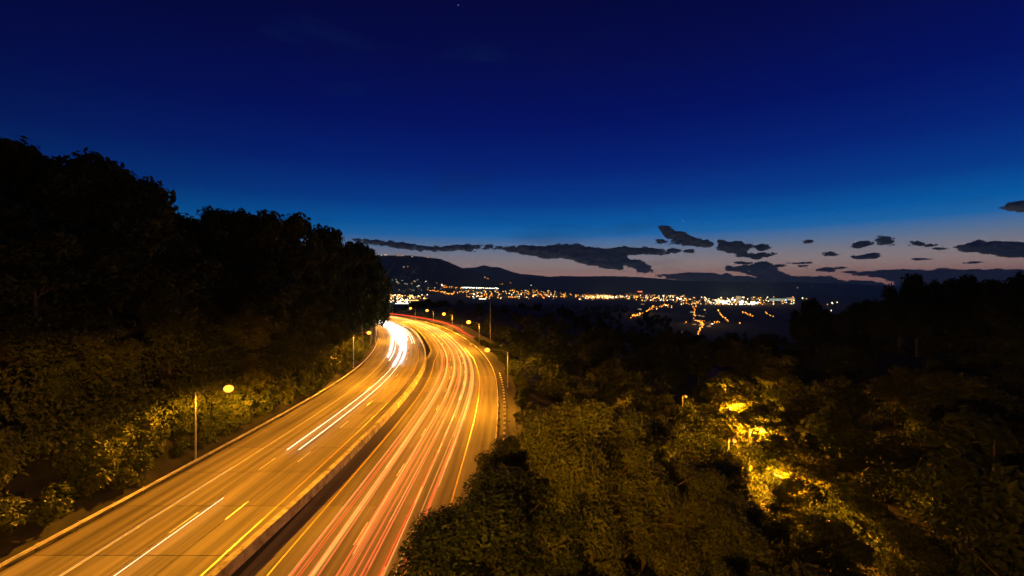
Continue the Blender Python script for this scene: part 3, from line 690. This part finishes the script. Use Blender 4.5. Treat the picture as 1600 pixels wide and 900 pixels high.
def pickR(r):
    y = 24 + 330 * r.random() ** 1.5; px = r.uniform(640, 1660); x = (px - 800) * y / F; u, s = su(np.array([x]), np.array([y])); u = u[0]
    if u < (25.5 if s[0] < 275 else 44) or float(street_dist(np.array([x]), np.array([y]))[0]) < 2.6 or math.hypot(x - 37, y - 60) < 3.5: return None
    return x, y
undergrowth('undergrowth', 'dense bushes and saplings under the trees of the left hillside', pickL, 640, 2.4, 5.0, 5, M['leaf'])
def pickF(r):
    s = r.uniform(92, 290); x, y, _ = cp(s, -r.uniform(23.2, 32))[0]
    if y < 20 or 800 + (x + 3) / y * F > 594: return None
    return x, y
undergrowth('thicket', 'leafy thicket covering the bank right behind the left guardrail', pickF, 300, 1.3, 2.8, 15, M['leaf'])
undergrowth('undergrowth', 'dense bushes under the trees of the wood right of the highway', pickR, 640, 2.4, 4.8, 6, M['leaf_shaded'])
# woodland farther out, read as one mass
r = np.random.default_rng(99); tm = FAR[0]; n_ = len(tm.vertices); co = np.empty(n_ * 3, np.float32); tm.vertices.foreach_get('co', co); co = co.reshape(-1, 4, 3)[::18].reshape(-1, 3)
Vs = []
for _ in range(2600):
    y = r.uniform(560, 2600); px = r.uniform(560, 1450); x = (px - 800) * y / F
    if y < 640 and px < 700: continue
    z = gh(x, y); 
    if z > -62 and y < 1000 or r.random() < .55:
        k = r.uniform(.8, 1.25) * (1 if y < 1000 else 1.3); zt = z + 13 * k
        if HY - (zt - H) * F / y < env(ENV_R, min(px, 1239)) + 2: continue
        Vs.append(co * np.array([k * 1.15, k * 1.15, k * .8]) * (1 + .0) + np.array([x, y, z + 8 * k]))
V = np.vstack(Vs); V = V.reshape(-1, 4, 3); cen = V.mean(1, keepdims=True); V = (cen + (V - cen) * 3.6).reshape(-1, 3)
tag(link('woodland', mesh_np('woodland', V, np.arange(len(V)).reshape(-1, 4), M['leaf_shaded'])), 'dark woodland covering the slopes down to the city', 'woodland', kind='stuff')

# ------------------------------------------------------------------ light streaks of the traffic: thin glowing lines at lamp height
def trail(s0, s1, u, z, r, mat, label, group, wob=.12, uf=None, zf=None):
    n = int((s1 - s0) / 5) + 2; s = np.linspace(s0, s1, n); ph = random.uniform(0, 6); 
    uu = (uf(s) if uf else u) + wob * np.sin(s * .021 + ph) + wob * .4 * np.sin(s * .06 + ph * 2); zz = (zf(s) if zf else 0) + z
    P = cp(s, uu, zz); o0 = P[0].copy(); mb = MB(); mb.tube(P - o0, r, 5, False); n1 = sum(len(q) for q in mb.q); mb.tube(P - o0, r * 3.2, 6, False); mb.tube(P - o0, r * 5.5, 6, False)
    me = mb.build('light_trail', mat[0]); me.materials.append(mat[1]); mi = np.ones(len(me.polygons), np.int32); mi[:n1] = 0; me.polygons.foreach_set('material_index', mi)
    return tag(link('light_trail', me, None, o0), label, 'light trail', group)
def glow(name, c, s):
    m = bpy.data.materials.new(name); m.use_nodes = True; nt = m.node_tree; nt.nodes.clear(); o = nt.nodes.new('ShaderNodeOutputMaterial')
    e_ = nt.nodes.new('ShaderNodeEmission'); e_.inputs[0].default_value = tuple(c) + (1,); e_.inputs[1].default_value = s; t = nt.nodes.new('ShaderNodeBsdfTransparent'); a = nt.nodes.new('ShaderNodeAddShader')
    nt.links.new(e_.outputs[0], a.inputs[0]); nt.links.new(t.outputs[0], a.inputs[1]); nt.links.new(a.outputs[0], o.inputs[0]); m.cycles.emission_sampling = 'NONE'; return m
def pair(name, c, a, b): return (glow(name + '_core', c, a), glow(name + '_halo', c, b))
RED = [pair('tail_light_red', (1, .03, .02), .34, .05), pair('tail_light_pink', (1, .06, .05), .30, .05), pair('tail_light_salmon', (1, .16, .05), .28, .035), pair('marker_amber', (1, .48, .12), .34, .035)]
WHITE = [pair('headlight_white', (1, .86, .60), 1.6, .04), pair('headlight_warm', (1, .70, .3), .5, .02), pair('headlight_cool', (.96, .94, .92), 3.0, .22)]
gR = 'red and amber tail light streaks'; gW = 'white headlight streaks'
for lane, us in ((6.1, (-.1, .45)), (9.9, (-.4, .1, .5)), (13.1, (-.2,))):
    for o_ in us:
        m_ = RED[random.choice([0, 1, 2, 2])]; z = random.uniform(.65, .95); w = random.uniform(.66, .8)
        for sg in (-1, 1):
            trail(S0 + 2, SE - 20, lane + o_ + sg * w, z, random.choice([.02, .028, .045]), m_, 'thin red tail light streak running along the right carriageway', gR, wob=.10)
            if random.random() < .6: trail(S0 + 2, SE - 20, lane + o_ + sg * w + .17, z + .1, .018, random.choice(RED), 'thin red tail light streak running along the right carriageway', gR, wob=.10)
for k in range(44):
    s0 = random.uniform(112, 235); u = random.choice([6.1, 9.9, 13.1]) + random.choice([-.8, .8]) + random.uniform(-.3, .3)
    trail(s0, SE - 20, u, random.uniform(.7, 1.2), random.uniform(.018, .04), RED[random.choice([2, 3, 3])], 'amber streak along the bend of the right carriageway', 'amber streaks on the bend', wob=.15)
for k, (u, r_) in enumerate(((0, .11), (.8, .08), (-1.0, .08), (-1.6, .05))):
    trail(300, SE - 20, 0, .9, r_, RED[0 if k < 3 else 2], 'red streak along the slip road on the outside of the far bend', 'red streaks of the slip road', uf=ru(u), zf=rz)
# headlights come round the bend and run out at different places
for k, (u, s0, m_, r_) in enumerate(((-7.6, 153, 0, .032), (-9.1, 153, 0, .032), (-7.5, 230, 2, .10), (-9.2, 226, 2, .12), (-11.4, 236, 0, .08), (-12.8, 245, 2, .10), (-13.3, 262, 0, .09), (-8.4, 262, 2, .16), (-10.2, 285, 2, .15), (-6.4, 295, 0, .12), (-4.6, 285, 0, .08), (-3.6, 283, 0, .07), (-9.6, 300, 2, .22), (-7.8, 305, 2, .22), (-12.0, 300, 2, .2), (-5.6, 320, 0, .15))):
    trail(s0, 520, u, .7, r_, WHITE[m_], ['white headlight streak reaching far down the left carriageway', 'short bright headlight streak on the left bend'][k > 1], ['long white headlight streaks', gW][k > 1], wob=.08)
trail(124, 138.5, -8.75, .65, .014, WHITE[0], 'lone pale headlight streak at the bottom of the left carriageway', None, wob=.0)
trail(124, 147, -13.1, .65, .012, WHITE[1], 'hair thin amber streak near the left shoulder', None, wob=.0)

# ------------------------------------------------------------------ the city in the valley
CC = {'orange': ((1, .30, .025), 6.5), 'yellow': ((1, .42, .06), 6.5), 'white': ((1, .80, .50), 9), 'cool': ((.8, 1, .92), 16), 'red': ((1, .10, .05), 8), 'blue': ((.2, .4, 1), 12)}
V0, F0 = ICO1; lampm = {}
def ball(col):
    if col not in lampm:
        mb = MB(); mb.add(V0 + np.array([0, 0, 3.4]), t=F0); me = mb.build('distant_lamp', emit('city_' + col, *CC[col]))
        p = MB(); p.box((0, 0, 1.1), (.12, .12, 2.6)); me2 = p.build('p', M['galv'])
        # globe and post in one small mesh
        mb = MB(); mb.add(V0 + np.array([0, 0, 3.4]), t=F0); mb.box((0, 0, 1.1), (.12, .12, 2.6)); me = mb.build('distant_lamp', None)
        me.materials.append(emit('city_' + col, *CC[col])); me.materials.append(M['galv'])
        mi = np.zeros(len(me.polygons), np.int32); mi[:6] = 1; me.polygons.foreach_set('material_index', mi); lampm[col] = me
    return lampm[col]
def city(pts, label, group, px_r=(.30, .6), limit=None):
    extra = {}
    for k, (px, py, col) in enumerate(pts):
        h = hit(px, py, 380)
        if h is None or (len(pts) > 30 and random.random() < .0): continue
        d = h.y; rad = .78 * min(6.5, max(.5, random.uniform(*px_r) * d / F))
        if limit is None or k < limit:
            o = link('distant_lamp', ball(col), None, tuple(h)); o.scale = (rad,) * 3; tag(o, label.replace('%', {'cool': 'cold white'}.get(col, col)), 'distant lamp', group + ', ' + col)
        else: extra.setdefault(col, []).append((h, rad))
    for col, L in extra.items():
        mb = MB()
        for h, rad in L: mb.add(ICO0[0] * rad + np.array(h) + np.array([0, 0, 3.4 * rad]), t=ICO0[1])
        tag(link('city_lights', mb.build('city_lights', ball(col).materials[0])), 'countless small %s lights of %s' % (col, group), 'city lights', kind='stuff')
def rnd(n, x0, x1, y0, y1, cols, skew=None):
    return [(random.uniform(x0, x1), random.uniform(y0, y1), random.choice(cols)) for _ in range(n)]
def line(P, n, cols, jit=.8):
    P = np.array(P, float); t = np.linspace(0, len(P) - 1, n)
    return [(float(np.interp(a, range(len(P)), P[:, 0])) + random.gauss(0, jit), float(np.interp(a, range(len(P)), P[:, 1])) + random.gauss(0, jit * .6), random.choice(cols)) for a in t]
O, Y, W_, C_ = 'orange', 'yellow', 'white', 'cool'
city(rnd(60, 610, 668, 462, 469, [Y, Y, O, W_]) + rnd(40, 605, 642, 470, 476, [W_, W_, C_, Y]), '% lamp in the bright yard just above the far bend of the highway', 'lamps of the bright yard beyond the bend', (.45, 1.0), 40)
city(line([(722, 451), (750, 451.5), (778, 452.5)], 40, [W_, W_, C_], .5), '% floodlight in the dazzling row at the foot of the mountain', 'row of floodlights under the mountain', (.7, 1.3), 22)
city(line([(690, 446), (696, 450), (722, 451)], 18, [O, Y, O, C_], 1), '% lamp on the road left of the floodlight row', 'lamps left of the floodlight row', (.4, .8))
city(line([(668, 455), (690, 457), (700, 461), (712, 459), (728, 457)], 34, [O, O, Y], 1.2), '% lamp behind the dark trees left of the centre', 'lamps behind the dark trees left of centre', (.4, .9), 20)
city(rnd(150, 728, 868, 455, 468, [O, O, Y, Y, W_]), '% lamp in the middle part of the city below the floodlights', 'lamps of the middle city', (.4, 1.0), 45)
city([(random.gauss(945, 24), random.gauss(465.5, 1.6), random.choice([Y, Y, W_, O])) for _ in range(150)] + rnd(50, 868, 1000, 459, 466, [O, O, Y]), '% lamp in the glowing band of the city right of centre', 'lamps of the glowing band right of centre', (.5, 1.1), 40)
city(rnd(90, 1000, 1070, 462, 472, [O, Y, Y, W_]) + rnd(190, 1060, 1242, 466, 478, [Y, W_, O, Y, W_]), '% lamp in the right hand part of the city', 'lamps of the right hand city', (.35, .85), 45)
city([(random.gauss(1130, 5.5), random.gauss(474.5, 1.2), W_) for _ in range(26)] + [(random.gauss(1176, 4), random.gauss(475.5, 1.3), W_) for _ in range(14)] + [(random.gauss(1153, 6), random.gauss(474, 2), C_) for _ in range(14)], '% floodlight in the glaring white patch below the towers', 'floodlights below the towers', (.7, 1.4), 16)
city([(1029.5, 464, W_), (1036.5, 464, W_)], '% one of the two brilliant twin lights right of centre', 'brilliant twin lights', (1.5, 1.6))
city(line([(986, 496), (997, 494), (1010, 489), (1023, 480)], 34, [O, Y, O], 1.3), '% lamp on the slanting street below the glowing band', 'lamps of the slanting street', (.5, 1.0), 14)
city(line([(1026, 483), (1040, 478), (1050, 482)], 14, [O, Y, W_], 1.6), '% lamp near the top of the slanting street', 'lamps near the top of the slanting street', (.4, .9), 5)
city(line([(1089, 473), (1086, 484), (1084, 500), (1094, 505), (1098, 508), (1094, 515), (1092, 521), (1094, 529)], 46, [O, O, Y], 1.2) + [(random.gauss(1096, 3), random.gauss(507, 2.6), O) for _ in range(14)], '% lamp on the street running straight towards the viewer', 'lamps of the street towards the viewer', (.45, .95), 16)
city(line([(1122, 486), (1127, 494), (1133, 499), (1138, 503)], 14, [O, Y], 1.0) + line([(1116, 506), (1124, 505)], 5, [O], .6), '% lamp on the short street below the white patch', 'lamps of the short street', (.5, 1.0), 5)
city(line([(1160, 489), (1168, 492), (1176, 495)], 12, [O, Y], .8) + line([(1196, 490), (1206, 496)], 6, [O, Y], 1.2), '% lamp in the small clump nearest the right hand wood', 'lamps nearest the right hand wood', (.4, .8), 5)
city(rnd(30, 600, 690, 437, 456, [W_, C_, Y, W_]), '% house light scattered on the lower slope of the mountain', 'house lights on the mountain slope', (.22, .42), 10)
city([(596, 400, W_), (601, 399.6, W_), (604, 399.8, W_), (622, 401, O), (626, 401, O), (629, 400.5, W_), (644, 402, W_), (667, 403.6, O), (668.5, 403.8, Y), (631, 418, W_), (637, 418, O), (761, 436, O), (763, 437, O), (757, 434, W_), (782, 445, O), (785, 445, O), (798, 443, O), (830, 447, W_)], '% house light high on the dark mountain', 'house lights high on the mountain', (.35, .6))
city([(1300, 475, W_), (1301, 476, W_), (1308, 474, W_), (1293, 477, O), (1299, 487, W_), (1246, 450, W_), (1230, 448, O), (1310, 449, W_), (1270, 449, O), (1168, 448, W_), (1228, 471, 'blue'), (1229, 474, 'blue'), (1239, 466, 'red'), (1162, 471, 'red'), (1004, 461, 'red'), (925, 521, 'red'), (1065, 521, O), (1072, 505, O), (1113, 508, W_), (1156, 507, O), (1260, 468, Y), (1254, 468, W_)], '% single light apart from the others on the right', 'single lights on the right', (.5, .9))
# one added, unseen light per quarter stands in for its many lamps
for px, py, en in ((638, 467, 1.6e6), (748, 456, 2.2e6), (800, 463, 1.6e6), (945, 466, 2.6e6), (1035, 468, 1.4e6), (1130, 474, 2.4e6), (1190, 474, 1.6e6), (1092, 505, 2.5e5), (1005, 489, 3e5)):
    p = hit(px, py, 380); ld = bpy.data.lights.new('quarter_light', 'POINT'); ld.energy = en * .35; ld.color = (1, .62, .25); ld.shadow_soft_size = 25; lo = bpy.data.objects.new('quarter_light', ld); COL.objects.link(lo); lo.location = p + Vector((0, -20, 55))
# a few buildings one can tell apart
def block(px, py, w, h, dp, label, lit, name='tower_block', cat='building', group=None):
    p = hit(px, py); d = p.y; k = d / F; root = tag(empty(name, tuple(p)), label, cat, group); mb = MB(); mb.box((0, 0, h * k / 2 - 10), (w * k, dp, h * k + 20)); link('wall', mb.build('wall', M['bldg']), root)
    mb = MB(); mb.box((0, 0, h * k + 2), (w * k * .5, dp * .5, 4)); link('roof', mb.build('roof', M['bldg']), root)
    nxw = max(2, int(w * 1.1)); nzw = max(2, int(h * .9)); wm_ = MB(); wm_.box((0, 0, 0), (w * k / nxw * .55, 1.0, h * k / nzw * .4)); wme = wm_.build('window', lit)
    for i in range(nxw):
        for j in range(nzw):
            if random.random() < .8: link('window', wme, root, ((i + .5) / nxw * w * k - w * k / 2, -dp / 2 - .3, (j + .5) / nzw * h * k))
M['bldg'] = simple('pale_rendered_wall', (.3, .29, .27), .8)
wl1 = emit('lit_window', (1, .82, .42), 1.6); wl2 = emit('red_sign_light', (1, .2, .08), 2.5); wl3 = emit('lit_window_warm', (1, .5, .2), 1.0); wl4 = emit('lit_hall', (.85, 1, .75), 1.6)
block(1154, 474, 5, 11, 40, 'pale lit tower block, the left one of two above the city', wl1); block(1174, 474, 4, 9.5, 40, 'dimmer tower block, the right one of two above the city', wl3)
block(1212, 470, 26, 3.5, 60, 'long low hall with a pale green lit front at the right end of the city', wl4, 'hall'); block(1232, 469, 14, 4, 60, 'low building with bright windows next to the right hand wood', wl1, 'hall')
for k_ in range(46):
    px, py = random.choice([(random.uniform(728, 868), random.uniform(458, 468)), (random.uniform(880, 1000), random.uniform(463, 469)), (random.uniform(1000, 1240), random.uniform(467, 478)), (random.uniform(1080, 1110), random.uniform(485, 515)), (random.uniform(985, 1030), random.uniform(482, 497))])
    block(px, py, random.uniform(2.5, 7), random.uniform(1.1, 2.2), 18, random.choice(['small pale building among the city lamps', 'low block with a few lit windows among the city lamps']) + (' left of the glowing band' if px < 870 else ' in the glowing band' if px < 1000 else ' in the right hand city'), random.choice([wl1, wl3, wl3, wl4]), 'house', 'house', 'small houses and blocks among the city lamps, part %d' % (0 if px < 870 else 1 if px < 1000 else 2))
p = hit(1000, 460); k = p.y / F; root = tag(empty('billboard', tuple(p)), 'small glowing red sign board standing above the city right of centre', 'sign'); mb = MB(); mb.box((0, 0, 4.3 * k), (7 * k, 1.0, 1.8 * k)); link('panel', mb.build('panel', wl2), root)
mb = MB(); mb.box((-1.5 * k, 1, 2 * k), (1, 1, 4 * k)); mb.box((1.5 * k, 1, 2 * k), (1, 1, 4 * k)); link('leg', mb.build('leg', M['galv']), root)
wh = emit('glowing_shed_wall', (1, .92, .7), 2.2)  # front glows by itself, lamplight on the wall put into its emission
for (px, py, w, h, lb) in ((754, 468, 12, 2.2, 'long low shed with a glaring white front below the floodlight row'), (628, 475, 22, 1.6, 'long shed with a white glowing front in the bright yard'), (640, 470, 30, 1.5, 'long yellow glowing shed at the back of the bright yard')):
    p = hit(px, py); k = p.y / F; root = tag(empty('shed', tuple(p)), lb, 'shed'); mb = MB(); mb.box((0, 12, h * k / 2), (w * k, 22, h * k)); link('wall', mb.build('wall', M['bldg']), root)
    mb = MB(); mb.box((0, 12, h * k + .6), (w * k * 1.02, 24, 1.2)); link('roof', mb.build('roof', M['bldg']), root)
    mb = MB(); mb.box((0, .6, h * k * .45), (w * k * .94, .6, h * k * .7)); link('glowing_front', mb.build('glowing_front', wh if lb[5] != 'y' else emit('glowing_shed_yellow', (1, .6, .15), 2.5)), root)

# ------------------------------------------------------------------ clouds, far behind the ridges
m, nt, bs = material('dusk_cloud'); bs.inputs['Base Color'].default_value = (.20, .48, .58, 1); bs.inputs['Roughness'].default_value = 1; bs.inputs['Specular IOR Level'].default_value = 0; M['cloud'] = m
t_ = nt.nodes.new('ShaderNodeBsdfTransparent'); x_ = nt.nodes.new('ShaderNodeMixShader'); x_.inputs[0].default_value = .36; nt.links.new(bs.outputs[0], x_.inputs[1]); nt.links.new(t_.outputs[0], x_.inputs[2]); nt.links.new(x_.outputs[0], nt.nodes['Material Output'].inputs[0])
def c3(L): return [(560 + x / 5.333, 340 + y / 5.333) for x, y in L]
def c4(L): return [(840 + x / 5.333, 340 + y / 5.333) for x, y in L]
def c5(L): return [(1100 + x / 5.333, 340 + y / 5.333) for x, y in L]
def c6(L): return [(1350 + x / 5.624, 300 + y / 5.624) for x, y in L]
CL = [
 (c3([(-60, 172), (0, 178), (200, 190), (430, 220), (600, 240), (720, 240), (800, 230), (940, 222), (1150, 235), (1280, 250), (1370, 235), (1480, 240)]) + c4([(0, 240), (120, 230), (300, 220), (360, 222), (400, 245), (470, 255), (580, 262), (690, 245), (800, 255), (900, 245), (1000, 262), (1090, 295), (1100, 308), (960, 308), (760, 305), (700, 318), (830, 360), (880, 360), (930, 400), (970, 455), (850, 455), (780, 410), (700, 395), (700, 435), (560, 425), (360, 380), (300, 350), (180, 335), (50, 345), (0, 320)]) + c3([(1480, 320), (1340, 295), (1180, 262), (930, 262), (1000, 285), (900, 275), (620, 278), (440, 265), (200, 235), (0, 205), (-60, 195)]), 'long dark cloud bank with a deep belly over the middle of the horizon'),
 (c4([(1030, 65), (1070, 75), (1120, 115), (1215, 120), (1230, 145), (1370, 190), (1430, 180), (1445, 240), (1370, 240), (1230, 225), (1100, 218), (1170, 195), (1110, 180), (1040, 110)]), 'highest dark cloud, a slanting streak with a hooked left end'),
 (c4([(1005, 180), (1060, 200), (1090, 206), (1005, 212)]), 'tiny scrap of cloud left of the slanting streak cloud'),
 (c4([(1090, 270), (1140, 252), (1200, 288), (1120, 290)]), 'small cloud off the right tip of the long bank'),
 (c4([(1225, 270), (1300, 265), (1300, 295), (1240, 290)]), 'tiny cloud between the long bank and the ragged cloud'),
 (c5([(125, 172), (200, 205), (300, 195), (330, 240), (350, 205), (400, 250), (320, 280), (390, 300), (410, 335), (330, 325), (280, 300), (150, 270), (130, 230)]), 'ragged dark cloud right of the slanting streak cloud'),
 (c5([(435, 235), (490, 220), (555, 258), (480, 278)]), 'small round cloud right of the ragged cloud'),
 (c5([(400, 340), (440, 298), (500, 296), (480, 312), (570, 290), (575, 318), (440, 345)]), 'thin cloud scrap under the small round cloud'),
 (c5([(200, 410), (370, 400), (440, 378), (500, 368), (560, 390), (610, 440), (640, 470), (780, 495), (850, 480), (920, 500), (990, 485), (1060, 500), (1120, 510), (1150, 540), (1300, 525), (1440, 540), (1520, 555), (1540, 600), (-20, 600), (-100, 545), (-10, 465), (100, 465), (160, 490), (180, 455), (220, 480), (400, 495), (480, 505), (380, 470), (300, 450), (210, 440)]), 'wide low cloud bank with a domed tower resting on the right hand ridge'),
 (c4([(990, 480), (1160, 465), (1320, 460), (1480, 470), (1560, 495), (1600, 540), (1240, 532), (1080, 505)]), 'flat low cloud joining the ridge right of the long bank'),
 (c5([(240, 368), (385, 372), (375, 390), (260, 380)]), 'thin bar of cloud above the domed cloud'), (c5([(560, 388), (665, 398), (650, 410), (600, 408)]), 'thin bar of cloud right of the domed cloud'),
 (c5([(985, 314), (1045, 278), (1108, 318)]), 'small cap shaped cloud'), (c5([(1248, 315), (1290, 318), (1400, 293), (1437, 308), (1418, 343), (1258, 340)]), 'small fish shaped cloud'),
 (c5([(1243, 240), (1290, 200), (1350, 193), (1378, 225), (1290, 252)]), 'small puffy cloud above the fish shaped cloud'), (c5([(1452, 150), (1520, 160), (1550, 205), (1600, 235), (1490, 212)]), 'small cloud with a tail to its right'),
 (c5([(838, 202), (865, 184), (902, 210)]), 'tiny lone cloud high above the domed cloud'), (c5([(955, 430), (1010, 413), (1095, 440), (1060, 454), (990, 447)]), 'small flat cloud above the low bank'),
 (c5([(1080, 415), (1185, 410), (1150, 428)]), 'faint scrap of cloud right of the small flat cloud'), (c5([(1165, 450), (1250, 445), (1268, 462), (1200, 462)]), 'second small flat cloud above the low bank'),
 (c5([(680, 380), (760, 376), (890, 370), (900, 380), (760, 386)]), 'hair thin cloud bar below the cap shaped cloud'), (c5([(770, 398), (850, 400), (840, 410)]), 'hair thin cloud scrap below the other thin bar'),
 (c6([(845, 475), (960, 455), (985, 422), (1020, 450), (1160, 432), (1300, 448), (1500, 450), (1500, 572), (1300, 567), (1180, 545), (1080, 540), (1000, 510), (940, 532), (880, 500)]), 'large dark cloud at the right edge of the view'),
 (c6([(-90, 712), (0, 703), (150, 685), (400, 680), (500, 690), (640, 690), (700, 653), (745, 685), (1190, 680), (1500, 688), (1500, 880), (300, 860), (290, 800), (150, 752), (0, 735), (-60, 728)]), 'low cloud bank behind the right hand skyline trees'),
 (c6([(1262, 130), (1300, 86), (1406, 83), (1500, 90), (1500, 170), (1300, 152)]), 'cloud highest up at the right edge'), (c6([(425, 430), (480, 435), (528, 472), (440, 467)]), 'small cloud left of the large right edge cloud'),
 (c6([(552, 455), (618, 480), (575, 478)]), 'speck of cloud beside the small cloud on the right'), (c6([(642, 483), (715, 505), (660, 508)]), 'last speck of cloud before the large right edge cloud'), (c6([(418, 580), (500, 584), (570, 592), (500, 600)]), 'thin cloud bar above the right hand trees'),
 (c6([(925, 612), (1010, 612), (1000, 622), (930, 628)]), 'faint cloud bar under the large right edge cloud')]
def inside(P, x, y):
    n = len(P); c = np.zeros(x.shape, bool); j = n - 1
    for i in range(n):
        xi, yi = P[i]; xj, yj = P[j]; c ^= ((yi > y) != (yj > y)) & (x < (xj - xi) * (y - yi) / (yj - yi + 1e-12) + xi); j = i
    return c
def edged(P, x, y):
    best = np.full(x.shape, 1e9); n = len(P)
    for i in range(n):
        a = P[i]; b = P[(i + 1) % n]; ab = b - a; t = np.clip(((x - a[0]) * ab[0] + (y - a[1]) * ab[1]) / (ab @ ab + 1e-9), 0, 1); best = np.minimum(best, np.hypot(x - a[0] - t * ab[0], y - a[1] - t * ab[1]))
    return best
r = np.random.default_rng(5); DC = 42000.0; kk = DC / F; V1_, F1_ = ICO1
for P, lb in CL:
    P = np.array(P, float); Q = []
    for a_, b_ in zip(P, np.roll(P, -1, 0)):
        m_ = max(1, int(np.hypot(*(b_ - a_)) / 2.6)); Q += [a_ + (b_ - a_) * t for t in np.arange(m_) / m_]
    Q = np.array(Q); amp = min(1.0, (P[:, 1].max() - P[:, 1].min()) / 12); P = Q + np.c_[r.normal(0, 1.8, len(Q)), r.normal(0, .85, len(Q))] * amp; lo, hi = P.min(0), P.max(0); area = .5 * abs(np.sum(P[:, 0] * np.roll(P[:, 1], -1) - P[:, 1] * np.roll(P[:, 0], -1)))
    n = int(min(1800, max(60, area / 1.7))); X = r.uniform(lo[0], hi[0], 60000); Yp = r.uniform(lo[1], hi[1], 60000); ok = inside(P, X, Yp); X, Yp = X[ok][:n], Yp[ok][:n]
    e_ = edged(P, X, Yp); rr = np.clip(e_ * r.uniform(.7, 1.5, len(X)) + .35, .55, 5.0); mb = MB(); c0 = P.mean(0); base = np.array([(c0[0] - 800) * kk, DC, H - (c0[1] - HY) * kk])
    ns_ = int(len(X) * .35); a_ = r.integers(0, len(X), ns_) if len(X) else []; edge_i = np.argsort(e_)[:max(4, len(X) // 2)]; a_ = edge_i[r.integers(0, len(edge_i), ns_)]
    X = np.concatenate([X, X[a_] + r.normal(0, 3.2, ns_)]); Yp = np.concatenate([Yp, Yp[a_] + r.normal(0, 1.2, ns_)]); rr = np.concatenate([rr, r.uniform(.2, .6, ns_)])
    for x, y, q in zip(X, Yp, rr):
        c = np.array([(x - 800) * kk, DC + r.normal(0, 250), H - (y - HY) * kk]) - base
        mb.add(V1_ * (1 + r.normal(0, .12, (len(V1_), 1))) * np.array([q * r.uniform(1.0, 1.7), q * 1.5, q * .82]) * kk + c, t=F1_)
    tag(link('cloud', mb.build('cloud', M['cloud'], smooth=True), None, base), lb, 'cloud')

# ------------------------------------------------------------------ evening haze
m = bpy.data.materials.new('evening_haze'); m.use_nodes = True; nt = m.node_tree; nt.nodes.clear(); out = nt.nodes.new('ShaderNodeOutputMaterial'); pv = nt.nodes.new('ShaderNodeVolumePrincipled')
pv.inputs['Color'].default_value = (.55, .97, 1.0, 1); pv.inputs['Density'].default_value = 5.0e-5; nt.links.new(pv.outputs[0], out.inputs['Volume'])
mb = MB(); mb.box((0, 10500, (1100 - 74) / 2), (52000, 27400, 1100 + 74)); tag(link('haze', mb.build('haze', m)), 'thin blue evening haze over the valley', 'haze', kind='stuff')
